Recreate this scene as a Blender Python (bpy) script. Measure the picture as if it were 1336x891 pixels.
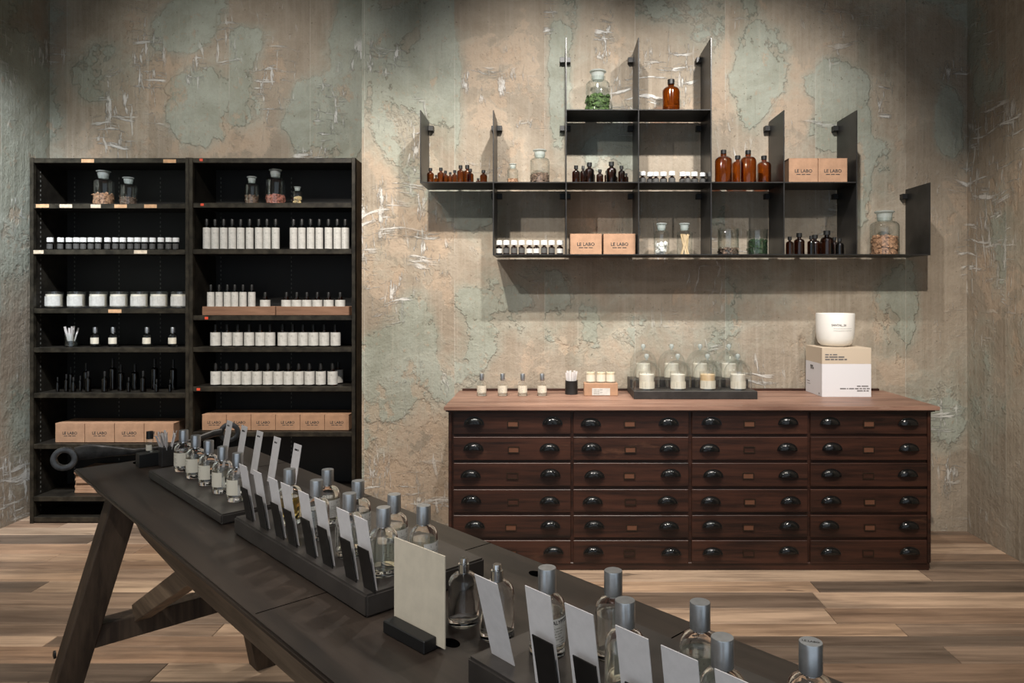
import bpy, bmesh, math, random
from mathutils import Vector, Matrix
random.seed(7)
for o in list(bpy.data.objects): bpy.data.objects.remove(o)
S = bpy.context.scene
COL = S.collection
R = math.radians

# ------------------------------------------------------------------ camera, world, lights, exposure
F, CX, CY, EYE = 940.0, 718.0, 386.0, 1.5          # focal length and vanishing point in 1336x891 pixels, eye height
cam = bpy.data.cameras.new('camera'); camo = bpy.data.objects.new('camera', cam); COL.objects.link(camo)
camo.location = (0, 0, EYE); camo.rotation_euler = (R(90), 0, 0)
cam.sensor_width = 36; cam.lens = F * 36 / 1336
cam.shift_x = -(CX - 668) / 1336; cam.shift_y = -(445.5 - CY) / 1336
cam.clip_start = .02
S.camera = camo
W = bpy.data.worlds.new('world'); S.world = W; W.use_nodes = True
W.node_tree.nodes['Background'].inputs[0].default_value = (.80, .90, 1, 1)
W.node_tree.nodes['Background'].inputs[1].default_value = .50
S.view_settings.view_transform = 'Standard'; S.view_settings.look = 'None'
S.view_settings.exposure = 0.55; S.view_settings.gamma = 1
S.view_settings.use_curve_mapping = False
S.cycles.max_bounces = 14; S.cycles.transmission_bounces = 12; S.cycles.transparent_max_bounces = 32
S.cycles.glossy_bounces = 5; S.cycles.diffuse_bounces = 4

def spot(loc, tgt, watts, deg, blend=.7, col=(1, .90, .78), rad=.03):
    l = bpy.data.lights.new('spotlight', 'SPOT'); l.energy = watts; l.spot_size = R(deg); l.spot_blend = blend
    l.color = col; l.shadow_soft_size = rad
    o = bpy.data.objects.new('spotlight', l); COL.objects.link(o); o.location = loc
    o.rotation_euler = (Vector(tgt) - Vector(loc)).to_track_quat('-Z', 'Y').to_euler()
    return o
TZ, TY = 3.55, 2.92                                 # height and depth of the ceiling track facing the shelf wall
WARM, NEUT, COOL = (1, .91, .80), (1, .955, .90), (.90, .95, 1)
spot((-.75, 2.7, TZ), (-.90, 4.59, .85), 230, 78, 1, WARM)
spot((.10, TY, TZ), (-.05, 4.59, 2.05), 175, 84, 1, NEUT)
spot((1.15, TY, TZ), (1.10, 4.59, 2.05), 175, 84, 1, NEUT)
spot((1.05, 1.7, TZ), (2.66, 3.55, 1.05), 330, 62, 1, WARM)
spot((-1.95, 2.9, TZ), (-2.1, 5.1, 2.2), 125, 84, 1, NEUT)
spot((-2.85, 3.0, TZ), (-3.55, 3.95, 2.15), 420, 74, 1, COOL)
spot((.5, 2.5, TZ), (.45, 3.35, 0), 240, 56, 1, WARM)         # pool in front of the drawers
spot((-2.3, 2.6, TZ), (-2.4, 3.8, 0), 235, 66, 1, WARM)      # pool left of the table
spot((-.1, 3.0, TZ), (-.75, 1.9, .9), 80, 50, 1, NEUT)
spot((.9, 2.2, TZ), (.25, 1.2, .9), 80, 50, 1, NEUT)
spot((-1.6, .5, TZ), (-.8, 1.9, .9), 125, 56, 1, NEUT)        # second track, over the customers' side of the table
spot((-.4, -.3, TZ), (.1, 1.1, .9), 125, 56, 1, NEUT)
spot((.6, .6, TZ), (.9, 3.9, .2), 50, 56, 1, NEUT)  # added frontal fill for the drawer chest, not part of a track
spot((-1.5, 1.9, TZ), (.55, 4.59, 1.15), 150, 46, 1, NEUT)    # crossing spots that reach under the wall shelf
spot((2.35, 1.9, TZ), (.95, 4.59, 1.15), 120, 44, 1, NEUT)

# ------------------------------------------------------------------ pixel helpers (photo pixel -> point on a known plane)
def atd(px, py, y): return ((px - CX) / F * y, y, EYE - (py - CY) / F * y)
def on(px, py, z):
    y = F * (EYE - z) / (py - CY); return ((px - CX) / F * y, y, z)

# ------------------------------------------------------------------ material helpers
class NT:
    def __init__(s, name):
        s.m = bpy.data.materials.new(name); s.m.use_nodes = True; s.t = s.m.node_tree
        s.t.nodes.clear(); s.out = s.t.nodes.new('ShaderNodeOutputMaterial')
    def n(s, typ, ins=None, **props):
        nd = s.t.nodes.new('ShaderNode' + typ)
        for k, v in props.items(): setattr(nd, k, v)
        for k, v in (ins or {}).items():
            sk = nd.inputs[k]
            if isinstance(v, bpy.types.NodeSocket): s.t.links.new(v, sk)
            elif isinstance(v, (tuple, list)) and len(v) == 3 and sk.type == 'RGBA': sk.default_value = (*v, 1)
            else: sk.default_value = v
        return nd
    def math(s, op, a, b=None, c=None, clamp=False):
        d = {0: a}
        if b is not None: d[1] = b
        if c is not None: d[2] = c
        return s.n('Math', d, operation=op, use_clamp=clamp).outputs[0]
    def step(s, v, lo, hi):
        return s.n('MapRange', {0: v, 1: lo, 2: hi, 3: 0.0, 4: 1.0}, interpolation_type='SMOOTHSTEP').outputs[0]
    def mix(s, f, a, b, mode='MIX'):
        return s.n('Mix', {0: f, 6: a, 7: b}, data_type='RGBA', blend_type=mode).outputs[2]
    def noise(s, vec, scale, detail=4, rough=.55, dist=0.0):
        return s.n('TexNoise', {'Vector': vec, 'Scale': scale, 'Detail': detail, 'Roughness': rough, 'Distortion': dist}).outputs[0]
    def mapping(s, vec, scale=(1, 1, 1), loc=(0, 0, 0), rot=(0, 0, 0)):
        return s.n('Mapping', {'Vector': vec, 'Scale': scale, 'Location': loc, 'Rotation': rot}).outputs[0]
    def bump(s, h, strength=.3, dist=.01):
        return s.n('Bump', {'Height': h, 'Strength': strength, 'Distance': dist}).outputs[0]
    def surf(s, sock): s.t.links.new(sock, s.out.inputs[0]); return s.m
    def bsdf(s, **kw):
        ins = {k.replace('_', ' '): v for k, v in kw.items()}
        return s.surf(s.n('BsdfPrincipled', ins).outputs[0])

def plain(name, col, rough=.5, metal=0.0, var=0.0, vscale=20, bump=0.0, spec=.5):
    t = NT(name); c = (*col, 1); kw = {}
    if var or bump:
        oc = t.n('TexCoord').outputs['Object']; ns = t.noise(oc, vscale, 6, .6)
        lo = tuple(x * (1 - var) for x in col); hi = tuple(min(1, x * (1 + var)) for x in col)
        c = t.mix(t.step(ns, .3, .7), (*lo, 1), (*hi, 1))
        if bump: kw['Normal'] = t.bump(ns, bump, .003)
    return t.bsdf(Base_Color=c, Roughness=rough, Metallic=metal, Specular_IOR_Level=spec, **kw)

def thin_glass(name, tint, ior=1.45, rough=.03, base=.03, edge=None, pw=3.0):
    t = NT(name)
    lw = t.n('LayerWeight', {'Blend': .5}).outputs['Facing']
    fr = t.math('ADD', t.math('MULTIPLY', t.math('POWER', lw, pw), .80), base + .04, clamp=True)
    tc = t.mix(t.math('POWER', lw, 2.0), (*tint, 1), (*edge, 1)) if edge else (*tint, 1)
    tr = t.n('BsdfTransparent', {'Color': tc}).outputs[0]
    gl = t.n('BsdfGlossy', {'Color': (1, 1, 1), 'Roughness': rough}).outputs[0]
    return t.surf(t.n('MixShader', {0: fr, 1: tr, 2: gl}).outputs[0])

def wood(name, dark, light, rough=.5, axis=0, scale=1.0, rnd=False, bump=.15, spec=.4, worn=None, tones=None):
    t = NT(name); oc = t.n('TexCoord').outputs['Object']
    oi = t.n('ObjectInfo').outputs['Random']
    if rnd: oc = t.n('VectorMath', {0: oc, 1: t.n('CombineXYZ', {0: t.math('MULTIPLY', oi, 37.0), 1: t.math('MULTIPLY', oi, 11.0), 2: 0.0}).outputs[0]}, operation='ADD').outputs[0]
    st = [26 * scale] * 3; st[axis] = 1.6 * scale
    g = t.noise(t.mapping(oc, st), 1.0, 7, .65, .6)
    st2 = [110 * scale] * 3; st2[axis] = 5 * scale
    f = t.noise(t.mapping(oc, st2), 1.0, 4, .6)
    big = t.noise(t.mapping(oc, [1.6 if i == axis else 5 for i in range(3)]), 1.0, 5, .6)
    v = t.math('ADD', t.math('MULTIPLY', g, .55), t.math('ADD', t.math('MULTIPLY', f, .22), t.math('MULTIPLY', big, .3)))
    c = t.mix(t.step(v, .38, .68), (*dark, 1), (*light, 1))
    if tones:
        c = t.mix(1.0, c, t.n('ObjectInfo').outputs['Color'], 'MULTIPLY')
        gb = t.noise(t.mapping(oc, [.8 if i == axis else 3.0 for i in range(3)], (5, 3, 1)), 1.0, 5, .65)
        c = t.mix(t.math('MULTIPLY', t.step(gb, .5, .68), .40), c, (.10, .085, .07, 1))
        kn = t.noise(t.mapping(oc, [2.2 if i == axis else 9 for i in range(3)], (9, 1, 4)), 1.0, 3, .6)
        c = t.mix(t.math('MULTIPLY', t.step(kn, .66, .72), .7), c, (.03, .022, .016, 1))
    if worn:
        wn = t.noise(t.mapping(oc, [1.3 if i == axis else 7 for i in range(3)], (3, 7, 2)), 1.0, 8, .75)
        c = t.mix(t.step(wn, .60, .72), c, (*worn, 1))
    rr = t.math('ADD', t.math('MULTIPLY', g, .25), rough - .12)
    return t.bsdf(Base_Color=c, Roughness=rr, Specular_IOR_Level=spec, Normal=t.bump(v, bump, .004))

def plaster(name, warm=1.0):
    """Stripped wall: old sage paint, bare tan and peach plaster, white filler scrapes, vertical lining-paper joints.
    Point attribute 'wear': R sage paint left, G bare peach plaster, B filler scrapes."""
    t = NT(name); oc = t.n('TexCoord').outputs['Object']
    at = t.n('SeparateColor', {0: t.n('Attribute', attribute_name='wear').outputs['Color']})
    aR, aG, aB = at.outputs[0], at.outputs[1], at.outputs[2]
    xyz = t.n('SeparateXYZ', {0: oc})
    hor = t.math('ADD', xyz.outputs[0], xyz.outputs[1])
    sid = t.math('FLOOR', t.math('DIVIDE', t.math('ADD', hor, .62), .575))
    sr = t.n('TexWhiteNoise', {'W': sid}, noise_dimensions='1D').outputs[0]
    sv = t.n('VectorMath', {0: oc, 1: t.n('CombineXYZ', {0: 0.0, 1: t.math('MULTIPLY', sr, 3.0), 2: t.math('MULTIPLY', sr, 9.0)}).outputs[0]}, operation='ADD').outputs[0]
    nb = t.noise(sv, 1.25, 10, .60, .35)            # large torn outlines
    nm = t.noise(oc, 2.6, 9, .66, .5)
    nf = t.noise(oc, 17, 8, .7)
    nv = t.noise(t.mapping(oc, (34, 34, 1.2)), 1.0, 6, .65)    # vertical drag of the scraper
    wob = t.n('VectorMath', {0: oc, 1: t.n('VectorMath', {0: t.n('TexNoise', {'Vector': oc, 'Scale': 1.9, 'Detail': 2.0}).outputs[1], 1: (.22, .22, .22)}, operation='MULTIPLY').outputs[0]}, operation='ADD').outputs[0]
    nh = t.noise(t.mapping(wob, (3.5, 3.5, 30), rot=(0, R(14), 0)), 1.0, 6, .7)
    # bare ground
    tan = t.mix(t.step(nm, .35, .66), (.295, .246, .186, 1), (.43, .368, .288, 1))
    tan = t.mix(t.math('MULTIPLY', t.step(nv, .42, .70), .55), tan, (.45, .395, .325, 1))
    tan = t.mix(t.math('MULTIPLY', sr, .50), tan, (.24, .195, .15, 1))
    pm = t.step(t.math('ADD', t.math('ADD', t.math('MULTIPLY', nm, 1.2), t.math('MULTIPLY', nf, .30)), t.math('MULTIPLY', aG, .26)), .86, .91)
    c = t.mix(t.math('MULTIPLY', pm, .75), tan, t.mix(nf, (.40, .305, .22, 1), (.46, .37, .285, 1)))
    # sage paint
    gv = t.math('ADD', t.math('ADD', t.math('MULTIPLY', t.math('SUBTRACT', nb, .5), 1.5), t.math('ADD', t.math('MULTIPLY', t.math('SUBTRACT', nm, .5), .40), t.math('MULTIPLY', nf, .20))), t.math('MULTIPLY', aR, .36))
    gv = t.math('ADD', gv, .36)
    gm = t.step(gv, .655, .672)
    sage = t.mix(t.step(nm, .3, .7), (.245, .265, .215, 1), (.350, .385, .335, 1))
    sage = t.mix(t.math('MULTIPLY', t.step(nv, .5, .75), .35), sage, (.40, .385, .31, 1))
    sage = t.mix(t.math('MULTIPLY', t.step(nf, .58, .66), .6), sage, (.38, .30, .22, 1))
    sage = t.mix(t.math('MULTIPLY', t.step(nv, .36, .30), .4), sage, (.20, .19, .15, 1))
    c = t.mix(t.math('MULTIPLY', t.step(gv, .46, .72), .60), c, sage)
    c = t.mix(t.math('MULTIPLY', gm, .55), c, sage)
    fl = t.step(t.math('ADD', t.noise(t.mapping(oc, (1, 1, .7), (2, 5, 1)), 4.2, 7, .66), t.math('MULTIPLY', aG, .10)), .60, .66)
    c = t.mix(t.math('MULTIPLY', fl, .55), c, (.42, .315, .225, 1))
    # pale torn rim round the paint
    rim = t.math('MULTIPLY', t.step(gv, .632, .652), t.math('SUBTRACT', 1.0, t.step(gv, .656, .668)))
    rim = t.math('MULTIPLY', rim, t.step(nm, .46, .60))
    c = t.mix(t.math('MULTIPLY', rim, .35), c, (.50, .44, .36, 1))
    # filler scrapes
    sb = t.noise(t.mapping(oc, (1, 1, 1), (4, 2, 7)), 1.7, 4, .6)
    s1 = t.math('MULTIPLY', t.step(nh, .555, .61), t.step(t.math('ADD', sb, t.math('MULTIPLY', aB, .34)), .56, .72))
    s2 = t.noise(t.mapping(oc, (21, 21, 4.5), (3, 1, 2)), 1.0, 7, .72)
    s2 = t.math('MULTIPLY', t.step(s2, .56, .61), t.step(t.math('ADD', nm, t.math('MULTIPLY', aB, .36)), .56, .74))
    s3 = t.noise(t.mapping(wob, (42, 42, 3.2), rot=(0, R(-38), 0)), 1.0, 5, .6)
    s3 = t.math('MULTIPLY', t.step(s3, .60, .645), t.step(t.math('ADD', sb, t.math('MULTIPLY', aB, .25)), .52, .66))
    sc = t.math('MAXIMUM', t.math('MAXIMUM', s1, s2), t.math('MULTIPLY', s3, .75))
    c = t.mix(t.math('MULTIPLY', sc, .80), c, (.66, .65, .62, 1))
    # joints of the lining paper
    fr = t.math('FRACT', t.math('DIVIDE', t.math('ADD', hor, .62), .575))
    jl = t.math('MULTIPLY', t.math('SUBTRACT', 1.0, t.step(fr, .004, .009)), t.step(nb, .42, .52))
    c = t.mix(t.math('MULTIPLY', jl, .55), c, (.50, .47, .41, 1))
    # dirt specks
    sp = t.noise(oc, 60, 3, .5)
    c = t.mix(t.math('MULTIPLY', t.step(sp, .68, .74), .6), c, (.10, .075, .05, 1))
    c = t.mix(t.math('MULTIPLY', t.math('ABSOLUTE', t.math('SUBTRACT', nf, .5)), .9), c, (.17, .135, .10, 1))
    h = t.math('ADD', t.math('ADD', t.math('MULTIPLY', gm, .35), t.math('MULTIPLY', fl, -.18)), t.math('ADD', t.math('MULTIPLY', sc, .55), t.math('MULTIPLY', nf, .55)))
    h = t.math('ADD', h, t.math('ADD', t.math('MULTIPLY', nv, .30), t.math('MULTIPLY', nm, .8)))
    h = t.math('ADD', h, t.math('MULTIPLY', rim, .25))
    return t.bsdf(Base_Color=c, Roughness=.82, Specular_IOR_Level=.25, Normal=t.bump(h, .7, .024))

M = {}
M['plaster'] = plaster('stripped_plaster')
M['ceiling'] = plain('ceiling_paint', (.22, .21, .20), .8)
M['plank'] = wood('reclaimed_oak', (.21, .158, .122), (.53, .415, .325), .55, 0, .62, True, .4,
                  tones=[(1.05, .98, .88), (.50, .46, .42), (.95, .84, .72), (.62, .53, .46), (1.12, 1.04, .95), (.40, .37, .345), (.80, .66, .54), (.70, .64, .58)])
M['mahogany'] = wood('dark_mahogany', (.009, .0045, .0034), (.052, .0185, .0105), .40, 0, .8, True, .12, worn=(.075, .033, .019))
M['dresser_top'] = wood('worn_chest_top', (.13, .065, .045), (.34, .20, .145), .45, 0, .7, False, .2, worn=(.42, .30, .23))
M['table'] = wood('blackened_table_top', (.009, .007, .0058), (.044, .032, .0245), .32, 0, .30, False, .2, worn=(.085, .061, .046))
M['beam'] = wood('old_trestle_wood', (.030, .020, .014), (.10, .068, .045), .6, 2, .7, True, .2)
M['brace'] = wood('pale_trestle_wood', (.10, .065, .04), (.30, .21, .135), .6, 0, .7, True, .2)
M['steel'] = plain('black_steel', (.026, .0255, .025), .36, .4, .35, 9)
M['bookcase'] = plain('blackened_metal', (.020, .017, .013), .45, .3, .5, 14, .1)
M['case_edge'] = plain('worn_shelf_edge', (.034, .029, .021), .40, .4, .6, 16, .1)
M['brownboard'] = plain('brown_board', (.085, .056, .032), .6, 0, .4, 10)
M['case_back'] = plain('black_back', (.007, .0065, .006), .6, .1)
M['slot'] = plain('slot_metal', (.10, .10, .09), .5)
M['tray'] = plain('dark_bronze', (.056, .049, .044), .30, .35, .25, 8)
M['riser'] = plain('display_tray_metal', (.035, .032, .030), .5, .4, .3, 10)
M['plate'] = plain('dark_plate', (.025, .022, .020), .42, .5, .2, 20)
M['iron'] = plain('forged_iron', (.095, .092, .09), .34, .6, .35, 24, .3)
M['black'] = plain('matt_black', (.008, .008, .008), .45)
M['hole'] = plain('hole_black', (.001, .001, .001), .9, spec=0)
M['pull'] = plain('black_enamel', (.006, .006, .006), .14)
M['brass'] = plain('dark_brass', (.035, .022, .014), .45, .6)
M['slip'] = plain('amber_slip', (.11, .042, .02), .6)
M['cap'] = plain('brushed_aluminium', (.46, .48, .50), .34, .92, .08, 60)
M['chrome'] = plain('chrome', (.75, .76, .77), .12, 1)
M['glass_cap'] = plain('white_plastic', (.72, .72, .70), .4)
M['label'] = plain('cream_label', (.66, .61, .50), .7)
M['label_w'] = plain('white_label', (.52, .51, .48), .7, 0, .10, 40)
M['ink'] = plain('dark_ink', (.035, .032, .03), .8)
M['label_d'] = plain('dark_label', (.06, .058, .055), .7)
M['ink3'] = plain('soft_ink', (.13, .12, .12), .8)
M['ink2'] = plain('grey_ink', (.22, .21, .19), .8)
M['card'] = plain('white_card', (.62, .59, .58), .75, 0, .05, 50)
M['sign'] = plain('cream_card', (.52, .46, .36), .8, 0, .06, 30)
M['kraft'] = plain('kraft_board', (.36, .21, .127), .8, 0, .12, 16, .1)
M['crate'] = wood('tray_wood', (.15, .075, .045), (.30, .17, .105), .6, 0, .8)
M['tape'] = plain('masking_tape', (.55, .33, .18), .7, 0, .2, 30)
M['tape_w'] = plain('pale_tape', (.58, .48, .36), .7, 0, .2, 30)
M['red'] = plain('red_tag', (.65, .07, .03), .6)
M['wax'] = plain('candle_wax', (.80, .70, .52), .5)
M['wax_w'] = plain('white_wax', (.82, .78, .69), .5)
M['wax_y'] = plain('warm_wax', (.80, .60, .36), .5)
M['ceramic'] = plain('white_ceramic', (.78, .76, .72), .35)
M['boxwhite'] = plain('white_board', (.66, .65, .67), .6)
M['boxbeige'] = plain('beige_band', (.52, .43, .33), .7)
M['moss'] = plain('moss_green', (.045, .080, .020), .8, 0, .8, 60)
M['moss_d'] = plain('dark_moss', (.018, .045, .014), .8, 0, .6, 60)
M['chips'] = plain('wood_chips', (.30, .165, .095), .8, 0, .6, 70)
M['petal'] = plain('dried_petals', (.30, .115, .085), .8, 0, .6, 70)
M['brown'] = plain('dried_bark', (.13, .085, .06), .8, 0, .6, 60)
M['seed'] = plain('pale_pods', (.50, .38, .20), .7, 0, .3, 40)
M['cotton'] = plain('cotton', (.75, .74, .70), .9)
M['stick'] = plain('pale_sticks', (.55, .40, .23), .7)
M['glass'] = thin_glass('clear_thin_glass', (.965, .98, .972), 1.40, .03, .03, (.70, .75, .73))
M['tumbler'] = thin_glass('tumbler_glass', (.985, .985, .975), 1.4, .04, .02)
M['flask'] = thin_glass('flask_glass', (.985, .992, .988), 1.45, .02, .02)
M['dome'] = thin_glass('dome_glass', (.988, .992, .99), 1.42, .03, .055, (.78, .82, .81), 4.0)
t = NT('frosted_stopper'); fz = t.n('MixShader', {0: .45, 1: t.n('BsdfTransparent', {'Color': (.85, .9, .88)}).outputs[0], 2: t.n('BsdfPrincipled', {'Base Color': (.50, .54, .53), 'Roughness': .22}).outputs[0]})
M['stopper'] = t.surf(fz.outputs[0])
M['amber'] = thin_glass('amber_glass', (.60, .285, .065), 1.5, .06, .02, (.10, .035, .008))
M['amber_d'] = thin_glass('dark_amber_glass', (.20, .10, .05), 1.5, .08, .02, (.03, .014, .008))
M['amber_s'] = thin_glass('small_amber_glass', (.48, .23, .06), 1.5, .06, .02, (.06, .022, .006))
t = NT('bottle_glass'); M['rglass'] = t.bsdf(Base_Color=(1, 1, 1, 1), Roughness=.0, Transmission_Weight=1.0, IOR=1.45)
M['liquid'] = thin_glass('pale_perfume', (.99, .99, .965), 1.2, .05, .0)
M['liquid_g'] = thin_glass('green_perfume', (.975, .985, .93), 1.2, .05, .0)
M['liquid_y'] = thin_glass('amber_perfume', (.95, .84, .50), 1.2, .05, .0)

# ------------------------------------------------------------------ geometry helpers: shapes are (verts, faces)
def join(*parts):
    V, Fc = [], []
    for v, f in parts:
        b = len(V); V += [tuple(p) for p in v]; Fc += [tuple(i + b for i in q) for q in f]
    return V, Fc
def box(x0, x1, y0, y1, z0, z1):
    return ([(x0, y0, z0), (x1, y0, z0), (x1, y1, z0), (x0, y1, z0), (x0, y0, z1), (x1, y0, z1), (x1, y1, z1), (x0, y1, z1)],
            [(3, 2, 1, 0), (4, 5, 6, 7), (0, 1, 5, 4), (1, 2, 6, 5), (2, 3, 7, 6), (3, 0, 4, 7)])
def xf(shape, mat): return [mat @ Vector(p) for p in shape[0]], shape[1]
def mv(shape, x=0, y=0, z=0): return [(p[0] + x, p[1] + y, p[2] + z) for p in shape[0]], shape[1]
def beam(p0, p1, a, b, side):
    """box from p0 to p1; a = width along 'side', b = width across it"""
    p0, p1 = Vector(p0), Vector(p1); d = (p1 - p0).normalized(); s = Vector(side); s = (s - d * s.dot(d)).normalized(); n = d.cross(s)
    vs = [p + s * i * a / 2 + n * j * b / 2 for p in (p0, p1) for i, j in ((-1, -1), (1, -1), (1, 1), (-1, 1))]
    return vs, [(3, 2, 1, 0), (4, 5, 6, 7), (0, 1, 5, 4), (1, 2, 6, 5), (2, 3, 7, 6), (3, 0, 4, 7)]
def lathe(prof, seg=24, a0=0.0, a1=2 * math.pi):
    full = abs(a1 - a0 - 2 * math.pi) < 1e-6; n = seg if full else seg + 1
    V, Fc, idx = [], [], []
    for r, z in prof:
        if r < 1e-7: idx.append([len(V)] * n); V.append((0, 0, z))
        else:
            idx.append(list(range(len(V), len(V) + n)))
            V += [(r * math.cos(a0 + (a1 - a0) * k / seg), r * math.sin(a0 + (a1 - a0) * k / seg), z) for k in range(n)]
    for i in range(len(prof) - 1):
        for k in range(seg):
            k2 = (k + 1) % n if full else k + 1
            q = [idx[i][k], idx[i][k2], idx[i + 1][k2], idx[i + 1][k]]
            u = []
            for v in q:
                if v not in u: u.append(v)
            if len(u) > 2: Fc.append(tuple(u))
    return V, Fc
def tube(pts, rad, seg=10):
    pts = [Vector(p) for p in pts]; V, Fc = [], []
    up = Vector((0, 0, 1))
    for i, p in enumerate(pts):
        d = (pts[min(i + 1, len(pts) - 1)] - pts[max(i - 1, 0)]).normalized()
        s = d.cross(up); s = s.normalized() if s.length > 1e-4 else Vector((1, 0, 0)); n = s.cross(d)
        r = rad[i] if isinstance(rad, (list, tuple)) else rad
        ra, rb = r if isinstance(r, (list, tuple)) else (r, r)
        V += [p + s * math.cos(2 * math.pi * k / seg) * ra + n * math.sin(2 * math.pi * k / seg) * rb for k in range(seg)]
    for i in range(len(pts) - 1):
        for k in range(seg): Fc.append((i * seg + k, i * seg + (k + 1) % seg, (i + 1) * seg + (k + 1) % seg, (i + 1) * seg + k))
    Fc.append(tuple(reversed(range(seg)))); Fc.append(tuple(range((len(pts) - 1) * seg, len(pts) * seg)))
    return V, Fc
def blob(r, cx=0, cy=0, cz=0, jit=.25, rng=random):
    bm = bmesh.new(); bmesh.ops.create_icosphere(bm, subdivisions=1, radius=r)
    sx, sy, sz = [1 + rng.uniform(-jit, jit) for _ in range(3)]
    out = [(v.co.x * sx * (1 + rng.uniform(-jit, jit) * .5) + cx, v.co.y * sy + cy, v.co.z * sz + cz) for v in bm.verts], [tuple(v.index for v in f.verts) for f in bm.faces]
    bm.free(); return out
def mesh(name, shape, mat, bev=0.0, smooth=True, segs=1, angle=35):
    me = bpy.data.meshes.new(name); me.from_pydata([tuple(v) for v in shape[0]], [], shape[1])
    bm = bmesh.new(); bm.from_mesh(me); bmesh.ops.recalc_face_normals(bm, faces=bm.faces)
    if bev: bmesh.ops.bevel(bm, geom=list(bm.edges), offset=bev, segments=segs, affect='EDGES', clamp_overlap=True)
    bm.to_mesh(me); bm.free()
    if smooth:
        for p in me.polygons: p.use_smooth = True
        me.set_sharp_from_angle(angle=R(angle))
    me.materials.append(mat if not isinstance(mat, str) else M[mat]); return me
def ob(name, me, parent=None, loc=(0, 0, 0)):
    o = bpy.data.objects.new(name, me); COL.objects.link(o); o.location = loc
    if parent is not None: o.parent = parent
    return o
def tag(o, label, cat, group=None):
    o['label'] = label; o['category'] = cat
    if group: o['group'] = group
    return o
def thing(name, label, cat, loc=(0, 0, 0), rz=0.0, group=None, sc=1.0):
    o = bpy.data.objects.new(name, None); COL.objects.link(o); o.empty_display_size = .05
    o.location = loc; o.rotation_euler = (0, 0, rz); o.scale = (sc, sc, sc) if not isinstance(sc, tuple) else sc
    return tag(o, label, cat, group)
def struct(name, me, parent=None):
    o = ob(name, me, parent)
    if parent is None: o['kind'] = 'structure'
    return o
def put(name, proto, loc, label, cat, rz=0.0, group=None, sc=1.0):
    """proto: list of (part_name, mesh, [sub parts]); the parts of every copy share their meshes"""
    r = thing(name, label, cat, loc, rz, group, sc)
    for pn, me, subs in proto:
        p = ob(pn, me, r)
        for sn, sm in subs: ob(sn, sm, p)
    return r
ORD = 'first second third fourth fifth sixth seventh eighth ninth tenth eleventh twelfth thirteenth fourteenth fifteenth sixteenth seventeenth eighteenth'.split()

_tc = {}
def text_shape(body, size):
    """lettering as a flat triangulated shape in x (along) and z (up), centred, facing -y"""
    k = (body, size)
    if k not in _tc:
        cu = bpy.data.curves.new('lettering', 'FONT'); cu.body = body; cu.size = size; cu.align_x = 'CENTER'; cu.resolution_u = 2; cu.offset = size * .022
        o = bpy.data.objects.new('lettering', cu); COL.objects.link(o)
        dg = bpy.context.evaluated_depsgraph_get(); me = bpy.data.meshes.new_from_object(o.evaluated_get(dg))
        _tc[k] = ([(v.co.x, 0.0, v.co.y) for v in me.vertices], [tuple(p.vertices) for p in me.polygons])
        bpy.data.objects.remove(o); bpy.data.curves.remove(cu); bpy.data.meshes.remove(me)
    return _tc[k]
def flat(x0, x1, z0, z1, y=0.0): return [(x0, y, z0), (x1, y, z0), (x1, y, z1), (x0, y, z1)], [(0, 1, 2, 3)]
def greek(x, z, widths, h, gap=.0015, y=0.0):
    """a line of print too small to read: one bar a word"""
    out = []
    for w in widths: out.append(flat(x, x + w, z, z + h, y)); x += w + gap
    return join(*out)
def wrap(shape, r, ang):
    """bend a flat x/z shape round a cylinder, centred on angle ang"""
    return [(r * math.cos(ang + p[0] / r), r * math.sin(ang + p[0] / r), p[2]) for p in shape[0]], shape[1]

# ------------------------------------------------------------------ the room
XL, XR, YB, YN, XN, ZC, YF = -3.549, 2.657, 4.592, 5.109, -1.2018, 3.75, -1.6
# wear of the plaster, given where it is seen in the photo: (px, py, rx, ry, amount)
SAGE = [(135, 95, 48, 42, 1), (240, 35, 42, 30, .9), (275, 140, 62, 46, 1), (395, 150, 30, 40, .95), (170, 150, 10, 60, .6), (320, 60, 22, 30, .5), (458, 60, 18, 120, .9),
        (0, 120, 70, 200, 1), (-150, 200, 160, 400, 1), (30, 400, 30, 200, .7), (520, 140, 40, 70, .75), (576, 110, 24, 110, .95), (540, 200, 30, 60, .6), (505, 480, 36, 55, 1), (545, 430, 26, 60, .7), (640, 400, 40, 60, .5),
        (700, 400, 46, 60, .75), (745, 430, 36, 50, .6), (728, 90, 13, 110, .9), (735, 20, 20, 40, .7), (980, 100, 26, 80, .85), (1003, 75, 24, 40, .6), (1090, 115, 32, 40, 1),
        (1080, 165, 24, 24, .8), (1126, 140, 12, 130, .9), (1238, 160, 16, 40, .9), (1170, 400, 26, 60, .9), (1150, 440, 20, 40, .6), (600, 265, 45, 30, .7), (790, 200, 60, 50, .3),
        (920, 430, 40, 70, .6), (860, 430, 40, 40, .3), (1230, 560, 24, 30, .5), (480, 60, 40, 60, .45), (560, 40, 60, 40, .4), (1140, 60, 30, 60, .5), (1275, 60, 12, 60, .7), (1300, 300, 20, 60, .4),
        (20, 330, 20, 60, .7), (30, 480, 20, 60, .5)]
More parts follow.
